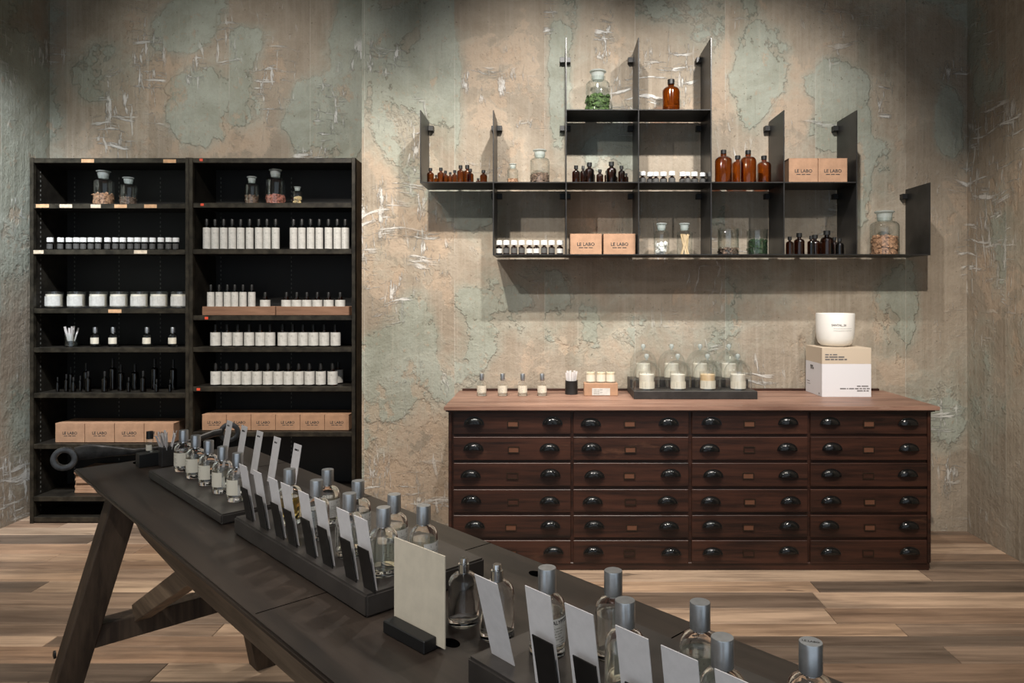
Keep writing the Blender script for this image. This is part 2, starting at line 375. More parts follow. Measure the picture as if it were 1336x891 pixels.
TAN = [(215, 115, 24, 40, .9), (300, 180, 60, 24, .7), (450, 110, 18, 60, .9), (115, 180, 40, 24, .7), (555, 240, 18, 60, 1), (565, 60, 20, 60, .6), (650, 90, 50, 70, .4), (815, 90, 20, 40, .7),
       (950, 120, 20, 60, .9), (1040, 130, 24, 50, .8), (1095, 175, 22, 20, .8), (1125, 240, 10, 60, .7), (500, 330, 30, 60, .8), (530, 560, 60, 90, 1), (560, 300, 30, 30, .5), (765, 450, 22, 22, .9), (740, 450, 14, 20, .8),
       (810, 455, 18, 24, .7), (1150, 430, 14, 40, .9), (1170, 480, 24, 20, .9), (500, 220, 20, 40, .6), (1320, 350, 40, 120, .6), (700, 470, 20, 24, .5), (540, 620, 70, 60, .8), (30, 250, 30, 40, .4)]
WHITE = [(150, 150, 22, 60, .9), (195, 80, 18, 50, 1), (180, 30, 12, 30, .8), (300, 60, 12, 30, .5), (350, 130, 14, 40, .9), (430, 150, 20, 40, 1), (255, 95, 10, 14, 1), (405, 200, 24, 10, 1),
         (500, 75, 40, 20, .9), (545, 195, 14, 60, 1), (530, 240, 14, 14, 1), (500, 300, 40, 60, .7), (560, 330, 30, 30, 1), (510, 370, 30, 50, .6), (640, 110, 40, 20, .5), (690, 165, 30, 8, .9), (715, 20, 8, 30, .8),
         (790, 50, 14, 30, .9), (830, 110, 30, 50, .7), (880, 100, 20, 40, .7), (1245, 90, 18, 12, 1), (1155, 120, 10, 40, .8), (1300, 200, 40, 60, .9), (1290, 320, 30, 40, .7), (480, 640, 60, 40, .6),
         (560, 660, 60, 8, 1), (1230, 580, 30, 60, .5), (825, 300, 60, 40, .4), (900, 40, 30, 30, .4), (60, 70, 18, 14, .8), (25, 640, 30, 40, 1), (20, 280, 14, 20, .9)]
def wear_at(px, py, L):
    v = 0.0
    for x, y, rx, ry, a in L:
        d = ((px - x) / rx) ** 2 + ((py - y) / ry) ** 2
        if d < 4: v = max(v, a * max(0.0, min(1.0, 1.45 - d * .75)))
    return v
def wall(name, p0, p1, ztop=ZC, step=.045):
    """upright wall grid from p0 to p1 (x, y) with the wear map, and a real thickness behind it"""
    p0, p1 = Vector(p0), Vector(p1); L = (p1 - p0).length; nx = max(2, int(L / step)); nz = int(ztop / step)
    V = []
    for j in range(nz + 1):
        for i in range(nx + 1):
            q = p0 + (p1 - p0) * i / nx; V.append((q.x, q.y, ztop * j / nz if j else -.03))
    Fc = [(j * (nx + 1) + i, j * (nx + 1) + i + 1, (j + 1) * (nx + 1) + i + 1, (j + 1) * (nx + 1) + i) for j in range(nz) for i in range(nx)]
    d = (p1 - p0).normalized(); n = Vector((-d.y, d.x)) * .12             # outward side
    b = len(V); q = [p0, p1, p1 + n, p0 + n]
    V += [(v.x, v.y, z) for z in (-.03, ztop) for v in q]
    Fc += [(b + 2, b + 3, b + 7, b + 6), (b + 1, b + 2, b + 6, b + 5), (b + 3, b, b + 4, b + 7), (b, b + 3, b + 2, b + 1), (b + 4, b + 5, b + 6, b + 7)]
    me = bpy.data.meshes.new(name); me.from_pydata(V, [], Fc); me.materials.append(M['plaster'])
    at = me.attributes.new('wear', 'FLOAT_COLOR', 'POINT')
    buf = []
    for x, y, z in V:
        if y < .6: buf += [0, 0, 0, 1]; continue
        px, py = CX + x * F / y, CY + (EYE - z) * F / y
        buf += [wear_at(px, py, SAGE), wear_at(px, py, TAN), wear_at(px, py, WHITE), 1]
    at.data.foreach_set('color', buf)
    return struct(name, me)
wall('wall_back', (XN, YB), (XR, YB))
wall('wall_niche', (XL, YN), (XN, YN))
wall('wall_return', (XN, YN - .001), (XN, YB + .001))
wall('wall_right', (XR, YB), (XR, YF))
wall('wall_left', (XL, YF), (XL, YN))
struct('ceiling', mesh('ceiling', box(XL, XR, YF, YN, ZC, ZC + .1), 'ceiling', smooth=False))
floor = struct('floor', mesh('floor', box(XL - .1, XR + .1, YF, YN + .1, -.06, -.021), 'black', smooth=False))
rng = random.Random(11)
PLANK_TONES = [(1.0, .93, .84), (.46, .42, .39), (.92, .80, .68), (.60, .51, .44), (1.1, 1.0, .90), (.36, .335, .315), (.78, .64, .53), (.66, .60, .55)]
y = YN
rows = []
while y > -1.0:
    w = rng.choice([.095, .12, .14, .14, .165, .185]); rows.append((y - w, y)); y -= w
for y0, y1 in rows:
    x = XL - rng.uniform(0, 1.2)
    while x < XR:
        L = rng.uniform(1.1, 2.5); a, b = max(x, XL), min(x + L, XR)
        if b - a > .03:
            sh = box(a + .001, b - .001, y0 + .0012, y1 - .0012, -.02, 0.0)
            o = ob('plank', mesh('plank', sh, 'plank', .0022, smooth=False), floor)
            k = rng.choice(PLANK_TONES); q = rng.uniform(.92, 1.08); o.color = (k[0] * q, k[1] * q, k[2] * q, 1)
        x += L

# ------------------------------------------------------------------ bookcases in the niche
BY, BS = 4.747, F / 4.747                       # front plane of the bookcases and its pixels per metre
bz = lambda py: EYE - (py - CY) / BS
bx = lambda px: (px - CX) / BS
BB = YN - .012
def bookcase(label, x0, x1, shelf_py, tapes, reds, slots):
    r = thing('bookcase', label, 'bookcase', ((x0 + x1) / 2, BY, 0)); cx = (x0 + x1) / 2
    hw = (x1 - x0) / 2; H = bz(205.5); D = BB - BY
    for s in (-1, 1):
        p = ob('side_panel', mesh('side_panel', box(min(s * hw, s * (hw - .018)), max(s * hw, s * (hw - .018)), .012, D, 0, H - .004), 'bookcase', .002), r)
        u = ob('upright', mesh('upright', box(min(s * hw, s * (hw - .024)), max(s * hw, s * (hw - .024)), 0, .03, 0, H), 'case_edge', .002), r)
    ob('back_panel', mesh('back_panel', box(-hw + .018, hw - .018, D - .006, D, 0, H - .004), 'case_back'), r)
    for i, py in enumerate(shelf_py):
        z = bz(py)
        p = ob('top_panel' if i == 0 else 'shelf', mesh('shelf', box(-hw + .024, hw - .024, .012, D - .008, z - .022, z - .002), 'bookcase', .001), r)
        ob('shelf_edge', mesh('shelf_edge', box(-hw + .0245, hw - .0245, .004, .012, z - .032, z), 'case_edge', .002), p)
    for px, py, w, m in tapes:
        ob('tape_label', mesh('tape_label', box(bx(px) - cx - w / 2, bx(px) - cx + w / 2, .0025, .004, bz(py) - .011, bz(py) + .012), m), r)
    for px, py in reds:
        ob('tag', mesh('tag', box(bx(px) - cx - .011, bx(px) - cx + .011, .0025, .004, bz(py) - .008, bz(py) + .008), 'red'), r)
    for px, deep in slots:
        x = bx(px) - cx if not deep else (px - CX) / F * (BB - .01) - cx
        sh = [box(x - .003, x + .003, D - .0085, D - .0062, k * .031 + .06, k * .031 + .074) for k in range(int((H - .1) / .031))] if deep else \
             [box(-hw + .0182, -hw + .0196, .075, .081, k * .031 + .06, k * .031 + .074) for k in range(int((H - .1) / .031))]
        o = ob('slot_row', mesh('slot_row', join(*sh), 'slot', smooth=False), r); o['kind'] = 'stuff'
    return r
SH1 = [206, 265.5, 325.5, 402.5, 453.5, 513, 579.5, 648, 675]
SH2 = [206, 264.5, 325, 411.5, 453, 504.5, 563.5, 645, 675]
bookcase('black metal bookcase against the left wall, with tan tape on its shelf edges', bx(38.5), bx(246.4), SH1,
         [(114, 209.8, .083, 'tape'), (221, 210.2, .083, 'tape'), (55, 268.6, .086, 'tape'), (85.5, 268.8, .083, 'tape_w'), (124.5, 269, .066, 'tape_w'), (157, 269, .083, 'tape'), (196, 269, .083, 'tape'),
          (49.5, 328.8, .07, 'tape_w'), (183, 328.8, .086, 'tape_w'), (149.5, 406, .086, 'tape')], [], [(48, False), (97, True), (155, True), (209, True)])
bk2 = bookcase('black metal bookcase holding rows of white-labelled bottles, beside the wall corner', bx(246.6), bx(463.5), SH2, [],
         [(262, 208.5), (263.5, 267), (269, 415), (258.5, 508)], [(288, True), (380, True)])

side = [c for c in bk2.children if c.name.startswith('side_panel')][-1]      # the outer side towards the wall corner is bare brown board
side.data.materials[0] = M['brownboard']

# ------------------------------------------------------------------ small-thing prototypes
def boston(h, d, cap_h, cap_r, glass, capm, label=None, lab=(0.06, .62), lab_ang=200, print_=False, seg=16, neck=.45, content=None):
    """round-shouldered bottle with a screw cap; label = (material)"""
    r = d / 2; hs = h - cap_h - .004; sh = r * .75; nr = r * neck
    prof = [(0, 0), (r * .9, 0), (r, r * .08), (r, hs - sh - .1 * r)]
    for k in range(1, 5):
        a = k / 4 * math.pi / 2; prof.append((nr + (r - nr) * math.cos(a), hs - sh - .1 * r + sh * .8 * math.sin(a)))
    prof += [(nr, h - cap_h)]
    pr = [('glass_body', mesh('glass_body', lathe(prof, seg), glass), [])]
    cp = [(0, h - cap_h - .001), (cap_r, h - cap_h - .001), (cap_r, h - cap_h * .06), (cap_r * .92, h), (0, h)]
    pr.append(('cap', mesh('cap', lathe(cp, seg), capm), []))
    if label:
        a = R(lab_ang) / 2
        lm = mesh('label', lathe([(r * 1.012, h * lab[0]), (r * 1.012, h * lab[1])], 14, -math.pi / 2 - a, -math.pi / 2 + a), label)
        sub = []
        if print_:
            g = join(greek(-r * .55, h * (lab[0] + (lab[1] - lab[0]) * .72), [r * .5, r * .35], .0045), *[greek(-r * .55, h * (lab[0] + (lab[1] - lab[0]) * (.55 - .11 * k)), [r * .3, r * .55], .0016) for k in range(4)])
            sub = [('print', mesh('print', wrap(g, r * 1.02, -math.pi / 2), 'ink2', smooth=False))]
        pr.append(('label', lm, sub))
    if content:
        pr.append(('contents', mesh('contents', lathe([(0, .002), (r * .9, .002), (r * .93, h * .3), (0, h * .3)], seg), content), []))
    return pr
def jar(h, d, fill, fillm, pieces='chips', seg=24):
    """apothecary jar with a ground glass stopper"""
    r = d / 2; rng = random.Random(int(h * 9973 + d * 777))
    nr = r * .54; sh = h * .76
    prof = [(0, 0), (r * .95, 0), (r, r * .06), (r, sh - r * .35)]
    for k in range(1, 5):
        a = k / 4 * math.pi / 2; prof.append((nr + (r - nr) * math.cos(a), sh - r * .35 + r * .38 * math.sin(a)))
    prof += [(nr, h * .83), (nr * 1.2, h * .835), (nr * 1.2, h * .85), (nr, h * .85)]
    st = [(0, h * .78), (nr * .85, h * .78), (nr * .97, h * .855), (nr * 1.02, h * .94), (nr * 1.28, h * .965), (nr * 1.3, h * .985), (nr * 1.15, h), (0, h)]
    pr = [('glass_body', mesh('glass_body', lathe(prof, seg), 'glass'), []), ('stopper', mesh('stopper', lathe(st, seg), 'stopper'), [])]
    if fill:
        top = sh * fill; bits = []
        if pieces == 'sticks':
            for k in range(12): bits.append(beam((rng.uniform(-r, r) * .5, rng.uniform(-r, r) * .4, .004), (rng.uniform(-r, r) * .6, rng.uniform(-r, r) * .4, top), .010, .006, (1, .2, 0)))
        elif pieces == 'balls':
            for k in range(26):
                a = rng.uniform(0, 6.28); q = rng.uniform(0, r * .62); bits.append(blob(r * .36, q * math.cos(a), q * math.sin(a), r * .32 + rng.uniform(0, max(.001, top - r * .6)), .12, rng))
        else:
            bits.append(lathe([(0, .003), (r * .9, .003), (r * .9, top * .86), (0, top * .9)], seg))
            n = 150 if pieces == 'leaves' else 110
            for k in range(n):
                a = rng.uniform(0, 6.28); q = r * (.86 if k % 3 else rng.uniform(0, .8)); z = rng.uniform(.006, top) if k % 3 else top * rng.uniform(.86, 1.02)
                s = r * (.13 if pieces == 'chips' else .17)
                bits.append(blob(s, q * math.cos(a), q * math.sin(a), z, .5, rng))
        pr.append(('contents', mesh('contents', join(*bits), fillm, smooth=False), []))
    return pr
def perfume(heading, liquid='liquid', labm='label', name=None, capped=True, lab=True):
    """100 ml cylinder bottle: thick glass, liquid, wrapped label, metal cap over a chrome sprayer"""
    r, hb = .0285, .094; seg = 32
    out = [(0, 0), (r * .93, 0), (r, .002), (r, hb - .024)]
    for k in range(1, 7):
        a = k / 6 * math.pi / 2; out.append((.0095 + (r - .0095) * math.cos(a), hb - .024 + .0215 * math.sin(a)))
    out += [(.0095, hb)]
    ri = r - .0026
    inn = [(.0065, hb), (.0065, hb - .004)]
    for k in range(6, 0, -1):
        a = k / 6 * math.pi / 2; inn.append((.0065 + (ri - .0065) * math.cos(a), hb - .0255 + .0205 * math.sin(a)))
    inn += [(ri, hb - .0265), (ri, .013), (ri * .8, .0105), (0, .0095)]
    pr = [('glass_body', mesh('glass_body', lathe(out + inn, seg), 'rglass', angle=60), [])]
    if liquid:
        pr.append(('perfume', mesh('perfume', lathe([(0, .0105), (ri * .8, .0112), (ri - .0006, .0136), (ri - .0006, .066), (0, .066)], seg), liquid), []))
    if lab:
        a = R(150) / 2; rl = r + .0004
        lm = mesh('label', lathe([(rl, .020), (rl, .062)], 20, heading - a, heading + a), labm)
        subs = []
        g = [greek(-.024, .0465 - k * .0042, [random.uniform(.004, .012) for _ in range(3)], .0013) for k in range(7)]
        if name:
            tx = text_shape(name, .0085); tx = ([(p[0] - .003, 0, p[2] + .0535) for p in tx[0]], tx[1])
            subs.append(('lettering', mesh('lettering', wrap(tx, rl + .0003, heading), 'ink', smooth=False)))
        else: g.append(greek(-.024, .053, [.016, .011], .0042))
        subs.append(('print', mesh('print', wrap(join(*g), rl + .0003, heading), 'ink2', smooth=False)))
        pr.append(('label', lm, subs))
    if capped:
        pr.append(('cap', mesh('cap', lathe([(0, .0955), (.0140, .0955), (.0142, .097), (.0142, .1308), (.0136, .132), (0, .132)], seg), 'cap'), []))
        pr.append(('collar', mesh('collar', lathe([(0, hb - .002), (.0105, hb - .002), (.0105, .0958), (0, .0958)], 20), 'chrome'), []))
    else:
        pr.append(('sprayer', mesh('sprayer', lathe([(0, hb - .003), (.0100, hb - .003), (.0100, .108), (.0075, .1085), (.0075, .116), (.0068, .118), (0, .118)], 20), 'chrome'), []))
        pr.append(('dip_tube', mesh('dip_tube', lathe([(.0008, .014), (.0008, hb)], 6), 'glass'), []))
    return pr
def candle(h, d, wax, labm='label', seg=24, lab=(.12, .55)):
    r = d / 2
    g = lathe([(0, 0), (r * .93, 0), (r, r * .08), (r, h), (r * .95, h), (r * .95, h * .08), (0, h * .08)], seg)
    p = [('glass_tumbler', mesh('glass_tumbler', g, 'tumbler'), []),
         ('wax', mesh('wax', lathe([(0, h * .09), (r * .93, h * .09), (r * .93, h * .84), (0, h * .83)], seg), wax), []),
         ('wick', mesh('wick', lathe([(0, h * .8), (.0012, h * .8), (.0012, h * .92), (0, h * .92)], 6), 'ink2'), [])]
    if labm:
        g2 = join(*[greek(-r * .7, h * (lab[1] - .08 - .07 * k), [r * .4, r * .6], h * .018) for k in range(5)])
        p.append(('label', mesh('label', lathe([(r * 1.01, h * lab[0]), (r * 1.01, h * lab[1])], 14, R(-90 - 70), R(-90 + 70)), labm),
                  [('print', mesh('print', wrap(g2, r * 1.02, R(-90)), 'ink2', smooth=False))]))
    return p
def kraft_box(w, h, d, tsize):
    tx = text_shape('LE LABO', tsize); tx = ([(p[0], -.0006, p[2] + h * .42) for p in tx[0]], tx[1])
    g = mv(greek(-tsize * 1.5, h * .42 - tsize * .5, [tsize * .9, tsize * .8, tsize * .9], tsize * .18, tsize * .2), 0, -.0006)
    lid = box(-w / 2 - .0008, w / 2 + .0008, -.0004 + .001, d, h - .003, h)
    return [('carton', mesh('carton', box(-w / 2 + .001, w / 2 - .001, 0, d, 0, h - .003), 'kraft', .0015), [('lettering', mesh('lettering', tx, 'ink', smooth=False)), ('small_print', mesh('small_print', g, 'ink', smooth=False))]),
            ('lid', mesh('lid', lid, 'kraft', .001), [])]

# ------------------------------------------------------------------ things on the left bookcase
def shelf_row(pxs, yd, z): return [((px - CX) / F * yd, yd, z) for px in pxs]
Z1 = lambda i: bz(SH1[i]) + .0005
Z2 = lambda i: bz(SH2[i]) + .0005
IY = BY + .075
put('apothecary_jar', jar(.233, .132, .42, M['chips']), ((135 - CX) / F * 4.85, 4.85, Z1(1)), 'large stoppered glass jar of pink-brown chips on left bookcase top shelf', 'jar')
put('apothecary_jar', jar(.188, .105, .36, M['brown']), ((167.5 - CX) / F * 4.85, 4.85, Z1(1)), 'smaller stoppered glass jar of dark bark on left bookcase top shelf', 'jar')
vial = boston(.083, .040, .028, .0205, 'amber_d', 'glass_cap', 'label_d', (.1, .5), 150)
for i, zx in enumerate([122, 169, 207, 240, 271, 305, 338, 379, 415, 447, 482, 513, 545, 580, 617, 652, 684]):
    x, yy, z = shelf_row([30 + zx / 3.426], IY + random.uniform(-.006, .006), Z1(2))[0]
    put('oil_bottle', vial, (x, yy, z), f'small dark bottle with white cap, {ORD[i]} from left on left bookcase second shelf', 'bottle', group='white-capped bottles on the left bookcase')
cnd = candle(.112, .108, M['wax_w'], 'label_w', lab=(.14, .72))
for i, zx in enumerate([140, 239, 338, 430, 521, 609, 700]):
    x, yy, z = shelf_row([30 + zx / 3.426], IY + .03, Z1(3))[0]
    put('candle', cnd, (x, yy, z), f'white labelled glass candle, {ORD[i]} from left on left bookcase third shelf', 'candle', group='candles on the left bookcase')
def strips_cup(h, d, n, sh, cupm, seg=20, squ=False, w=.009, spread=.35, seed=1, stickm='card'):
    r = d / 2; rg = random.Random(seed); p = []
    if squ: p.append(('cup', mesh('cup', box(-r, r, -r, r, 0, h), cupm, .002), []))
    else: p.append(('cup', mesh('cup', lathe([(0, 0), (r, 0), (r, h), (r * .92, h), (r * .92, .004), (0, .004)], seg), cupm), []))
    sm = [mesh('paper_strip', box(-w / 2, w / 2, -.0006, .0006, 0, sh), stickm), mesh('paper_strip', box(-w * .45, w * .45, -.0006, .0006, 0, sh * .9), stickm)]
    p.append(('_strips', (n, r, h, sm, spread, rg), []))
    return p
def put_cup(name, pr, loc, label, cat, rz=0.0):
    r = thing(name, label, cat, loc, rz)
    for pn, me, subs in pr:
        if pn != '_strips': ob(pn, me, r); continue
        n, rad, h, sm, spread, rg = me
        for k in range(n):
            a = 6.283 * k / n + rg.uniform(-.2, .2); q = rad * rg.uniform(.25, .55)
            o = ob('paper_strip', sm[k % 2], r, (q * math.cos(a), q * math.sin(a) * .8, h * .45))
            o.rotation_euler = (-math.sin(a) * spread * rg.uniform(.3, .8), math.cos(a) * spread * rg.uniform(.4, 1), rg.uniform(-.5, .5))
    return r
put_cup('strip_cup', strips_cup(.085, .078, 9, .10, 'glass', w=.014, seed=4), (*shelf_row([92.5], IY + .02, Z1(4))[0],), 'clear glass cup of grey paper strips on left bookcase fourth shelf', 'cup')
pf = perfume(R(-90), 'liquid', M['label'])
for i, zx in enumerate([290, 362, 498, 601]):
    put('perfume_bottle', pf, shelf_row([30 + zx / 3.074], IY + .02, Z1(4))[0], f'cream-labelled perfume bottle with metal cap, {ORD[i]} from left on left bookcase fourth shelf', 'perfume bottle', group='perfume bottles on the left bookcase', sc=.98)
dk = {}
for i, (zx, top, w, dep) in enumerate([(139, 255, 13, .05), (174, 243, 16, .05), (192, 222, 18, .17), (203, 255, 20, .05), (230, 250, 12, .06), (253, 205, 22, .15), (262, 232, 22, .05), (328, 232, 24, .05), (360, 186, 28, .15),
                                       (393, 208, 26, .10), (424, 255, 14, .04), (449, 208, 28, .14), (482, 230, 22, .05), (528, 186, 28, .15), (536, 262, 16, .04), (590, 265, 12, .04), (603, 190, 28, .15)]):
    h = (312 - top) / 3.074 / 193; yd = BY + .03 + dep
    key = (round(h, 3), w)
    if key not in dk: dk[key] = boston(h, w / 3.074 / 193, h * .24, w / 3.074 / 193 * .20, 'amber_d', 'black', neck=.32)
    put('dark_bottle', dk[key], shelf_row([30 + zx / 3.074], yd, Z1(5))[0], f'unlabelled near-black bottle, {ORD[i]} from left on left bookcase fifth shelf', 'bottle', group='dark bottles on the left bookcase')
kb1 = kraft_box(.196, .128, .2, .026)
for i in range(4):
    put('kraft_box', kb1, ((72 + 38.7 * (i + .5) - CX) / BS * 1.012, BY + .055, Z1(6)), f'lettered kraft cardboard box, {ORD[i]} from left on left bookcase sixth shelf', 'box', group='kraft boxes on the left bookcase')
rg = random.Random(3)
km = mesh('carton_blank', box(-.115, .115, -.12, .12, 0, .0165), 'kraft', .002)
for i in range(9):
    o = ob('flat_carton', km, None, (bx(110) + rg.uniform(-.006, .006), BY + .20 + rg.uniform(-.01, .01), Z1(7) + i * .0168)); o.rotation_euler = (0, 0, rg.uniform(-.05, .05))
    tag(o, f'folded flat brown carton, {ORD[i]} from bottom of the pile under left bookcase', 'carton', 'pile of flat cartons')

# ------------------------------------------------------------------ things on the right bookcase
for px, h, d, fl, m, pc, lb in [(328.5, .188, .092, .42, 'brown', 'chips', 'medium stoppered glass jar of brown seeds on right bookcase top shelf'),
                               (359.5, .237, .126, .36, 'petal', 'chips', 'tallest stoppered glass jar of red petals on right bookcase top shelf'),
                               (388, .120, .068, .62, 'seed', 'balls', 'smallest stoppered glass jar of pale pods on right bookcase top shelf')]:
    put('apothecary_jar', jar(h, d, fl, M[m], pc), shelf_row([px], 4.85, Z2(1))[0], lb, 'jar')
b_tall = boston(.204, .0495, .038, .012, 'amber_d', 'black', 'label_w', (.03, .72), 190, True)
for i, zx in enumerate([137, 174, 213, 251, 289, 329, 370, 406, 445, 525, 562, 601, 640, 681, 720, 756]):
    put('lotion_bottle', b_tall, shelf_row([230 + zx / 3.428], IY + random.uniform(-.004, .006), Z2(2))[0], f'tall white-labelled bottle with black cap, {ORD[i]} from left on right bookcase second shelf', 'bottle', group='tall labelled bottles on the right bookcase')
TRZ = Z2(3)
def crate(px0, px1, label):
    x0, x1 = bx(px0), bx(px1); w = x1 - x0; h = .058; d = .16
    r = thing('wooden_tray', label, 'tray', ((x0 + x1) / 2, BY + .018, TRZ))
    ob('front_board', mesh('front_board', box(-w / 2, w / 2, 0, .012, 0, h), 'crate', .0015), r)
    ob('back_board', mesh('back_board', box(-w / 2, w / 2, d - .012, d, 0, h), 'crate', .0015), r)
    for s in (-1, 1): ob('end_board', mesh('end_board', box(s * (w / 2 - .006) - .006, s * (w / 2 - .006) + .006, .0125, d - .0125, 0, h), 'crate', .0015), r)
    ob('bottom_board', mesh('bottom_board', box(-w / 2 + .0125, w / 2 - .0125, .0125, d - .0125, .004, .05), 'crate'), r)
crate(262, 357.5, 'wooden tray of taller white-labelled bottles on right bookcase third shelf')
crate(358.8, 454.5, 'wooden tray of short amber bottles on right bookcase third shelf')
b_mid = boston(.152, .047, .034, .010, 'amber_d', 'black', 'label_w', (.02, .68), 190, True)
for i, zx in enumerate([155, 192, 229, 262, 299, 338]):
    put('lotion_bottle', b_mid, shelf_row([230 + zx / 3.428], BY + .07, TRZ + .0505)[0], f'white-labelled bottle with black cap, {ORD[i]} from left in the left wooden tray', 'bottle', group='labelled bottles in the left wooden tray')
b_sh = boston(.102, .066, .030, .010, 'amber', 'black', 'label_w', (.02, .50), 190, False)
put('serum_bottle', b_sh, shelf_row([230 + 398 / 3.428], BY + .07, TRZ + .0505)[0], 'single short amber bottle at right end of the left wooden tray', 'bottle')
for i, zx in enumerate([493, 539, 584, 631, 681, 733]):
    put('serum_bottle', b_sh, shelf_row([230 + zx / 3.428], BY + .07, TRZ + .0505)[0], f'short amber bottle with white label, {ORD[i]} from left in the right wooden tray', 'bottle', group='short amber bottles in the right wooden tray')
b_r4 = boston(.147, .066, .040, .012, 'amber', 'black', 'label_w', (.04, .64), 190, True)
for i, zx in enumerate([191, 247, 299, 354, 408, 455, 516, 565, 615, 665, 717, 771]):
    put('lotion_bottle', b_r4, shelf_row([230 + zx / 3.712], IY + .012, Z2(4))[0], f'white-labelled amber bottle, {ORD[i]} from left on right bookcase fourth shelf', 'bottle', group='amber bottles on the right bookcase fourth shelf')
for i, zx in enumerate([192, 245, 292, 342, 392, 445, 495, 544, 594, 646, 700, 757]):
    put('lotion_bottle', b_r4, shelf_row([230 + zx / 3.712], IY + .012, Z2(5))[0], f'white-labelled amber bottle, {ORD[i]} from left in front row of right bookcase fifth shelf', 'bottle', group='amber bottles on the right bookcase fifth shelf')
put('lotion_bottle', b_r4, shelf_row([441], IY + .11, Z2(5))[0], 'white-labelled amber bottle standing behind the front row on right bookcase fifth shelf', 'bottle')
kb2 = kraft_box(.163, .106, .2, .024)
for i in range(6):
    put('kraft_box', kb2, ((263.5 + 32 * (i + .5) - CX) / BS * 1.012, BY + .055, Z2(6)), f'lettered kraft cardboard box, {ORD[i]} from left on right bookcase sixth shelf', 'box', group='kraft boxes on the right bookcase')

# ------------------------------------------------------------------ steel cell shelf on the wall
WS = 219.3; WY = F / WS; WB = YB - .014             # pixels per metre and depth of its front edges, back edge just clear of the wall
wz = lambda py: EYE - (py - CY) / WS
wx = lambda px: (px - CX) / WS
COLX = [548.5, 643.6, 738.7, 833.3, 928, 1023, 1118, 1213.5]
ROWZ = [142.5, 237.2, 331.5]
T = .0065
sf = thing('wall_shelf', 'stepped black steel cell shelf fixed on the wall above the drawers', 'shelf', (0, 0, 0))
def hpanel(py, a, b):
    z = wz(py); ob('shelf_panel', mesh('shelf_panel', box(wx(COLX[a]) - T / 2, wx(COLX[b]) + T / 2, WY, WB, z - T, z), 'steel', .0007), sf)
def vpanel(i, r0, top=None):
    zb = wz(ROWZ[r0]); zt = zb + .4265
    x = wx(COLX[i]); v = ob('divider_panel', mesh('divider_panel', box(x - T / 2, x + T / 2, WY, WB, zb + .0002, zt), 'steel', .0007), sf)
    for s in ((-1, 1) if 0 < i < 7 else ((1,) if i == 0 else (-1,))):
        if i == 7 and s == 1: continue
        a, b = sorted((x + s * (T / 2 + .0002), x + s * .034))
        c = ob('wall_clip', mesh('wall_clip', box(a, b, WB - .03, YB - .0005, zt - .062, zt - .030), 'black', .001), v)
hpanel(ROWZ[0], 2, 4); hpanel(ROWZ[1], 0, 6); hpanel(ROWZ[2], 1, 7)
for i in (2, 3, 4): vpanel(i, 0)
for i in range(7): vpanel(i, 1)
for i in range(1, 8): vpanel(i, 2)
L0, L1, L2 = [wz(p) + .0004 for p in ROWZ]
def wl(px, dep, z): yd = WY + dep; return ((px - CX) / F * yd, yd, z)
put('apothecary_jar', jar(.275, .150, .55, M['moss'], 'leaves'), wl(780, .15, L0), 'large stoppered jar of green moss on the top tier of the wall shelf', 'jar')
put('amber_bottle', boston(.218, .106, .028, .021, 'amber', 'black', neck=.36, seg=28), wl(875.5, .14, L0), 'single amber bottle with black cap on the top tier of the wall shelf', 'bottle')
cache = {}
def cluster(items, scale, ox, base, z, where, glass, capm, group, white=False, ht=1.0):
    for i, (zx, top, w) in enumerate(items):
        dep = .10 + .055 * (i % 2) + .01 * ((i * 7) % 3)
        h = (base - top) / scale / (F / (WY + dep)) * ht; d = w / scale / (F / (WY + dep))
        key = (round(h, 3), round(d, 3), glass, capm)
        if key not in cache:
            cache[key] = boston(h, d, h * (.30 if white else .17), d * (.46 if white else .26), glass, capm, 'label_d' if white else None, (.12, .48), 150, neck=.45 if white else .36, seg=20)
        put('small_bottle', cache[key], wl(ox + zx / scale, dep, z), f'{where[0]}, {ORD[i]} from left {where[1]}', 'bottle', group=group)
cluster([(91, 505, 26), (112, 525, 17), (130, 502, 26), (147, 510, 22), (165, 520, 20), (182, 506, 23), (204, 495, 28), (229, 488, 30), (240, 506, 26), (270, 538, 20), (290, 512, 27)], 2.876, 530, 566, L1,
        ('little amber bottle with black cap', 'on the leftmost wall shelf'), 'amber_s', 'black', 'little amber bottles on the wall shelf')
put('apothecary_jar', jar(.128, .067, .35, M['chips']), wl(530 + 400 / 2.876, .12, L1), 'tiny stoppered jar of pale chips beside a bigger jar on the wall shelf', 'jar')
put('apothecary_jar', jar(.218, .122, .42, M['brown']), wl(530 + 501 / 2.876, .14, L1), 'mid-sized stoppered jar of brown bark beside the tiny jar on the wall shelf', 'jar')
cluster([(91, 495, 30), (117, 490, 22), (141, 482, 36), (152, 505, 21), (180, 509, 26), (206, 507, 19), (223, 481, 38), (236, 515, 22), (261, 494, 26), (279, 518, 16)], 2.873, 720, 565, L1,
        ('dark brown bottle', 'in the cell under the moss jar'), 'amber_d', 'black', 'dark bottles under the moss jar')
cluster([(340, 518, 26), (369, 514, 28), (390, 518, 24), (418, 514, 28), (450, 516, 26), (490, 512, 26), (509, 520, 22), (534, 513, 28), (566, 520, 26)], 2.873, 720, 565, L1,
        ('dark bottle with white cap', 'in the cell under the single amber bottle'), 'amber_d', 'glass_cap', 'white-capped bottles under the amber bottle', True)
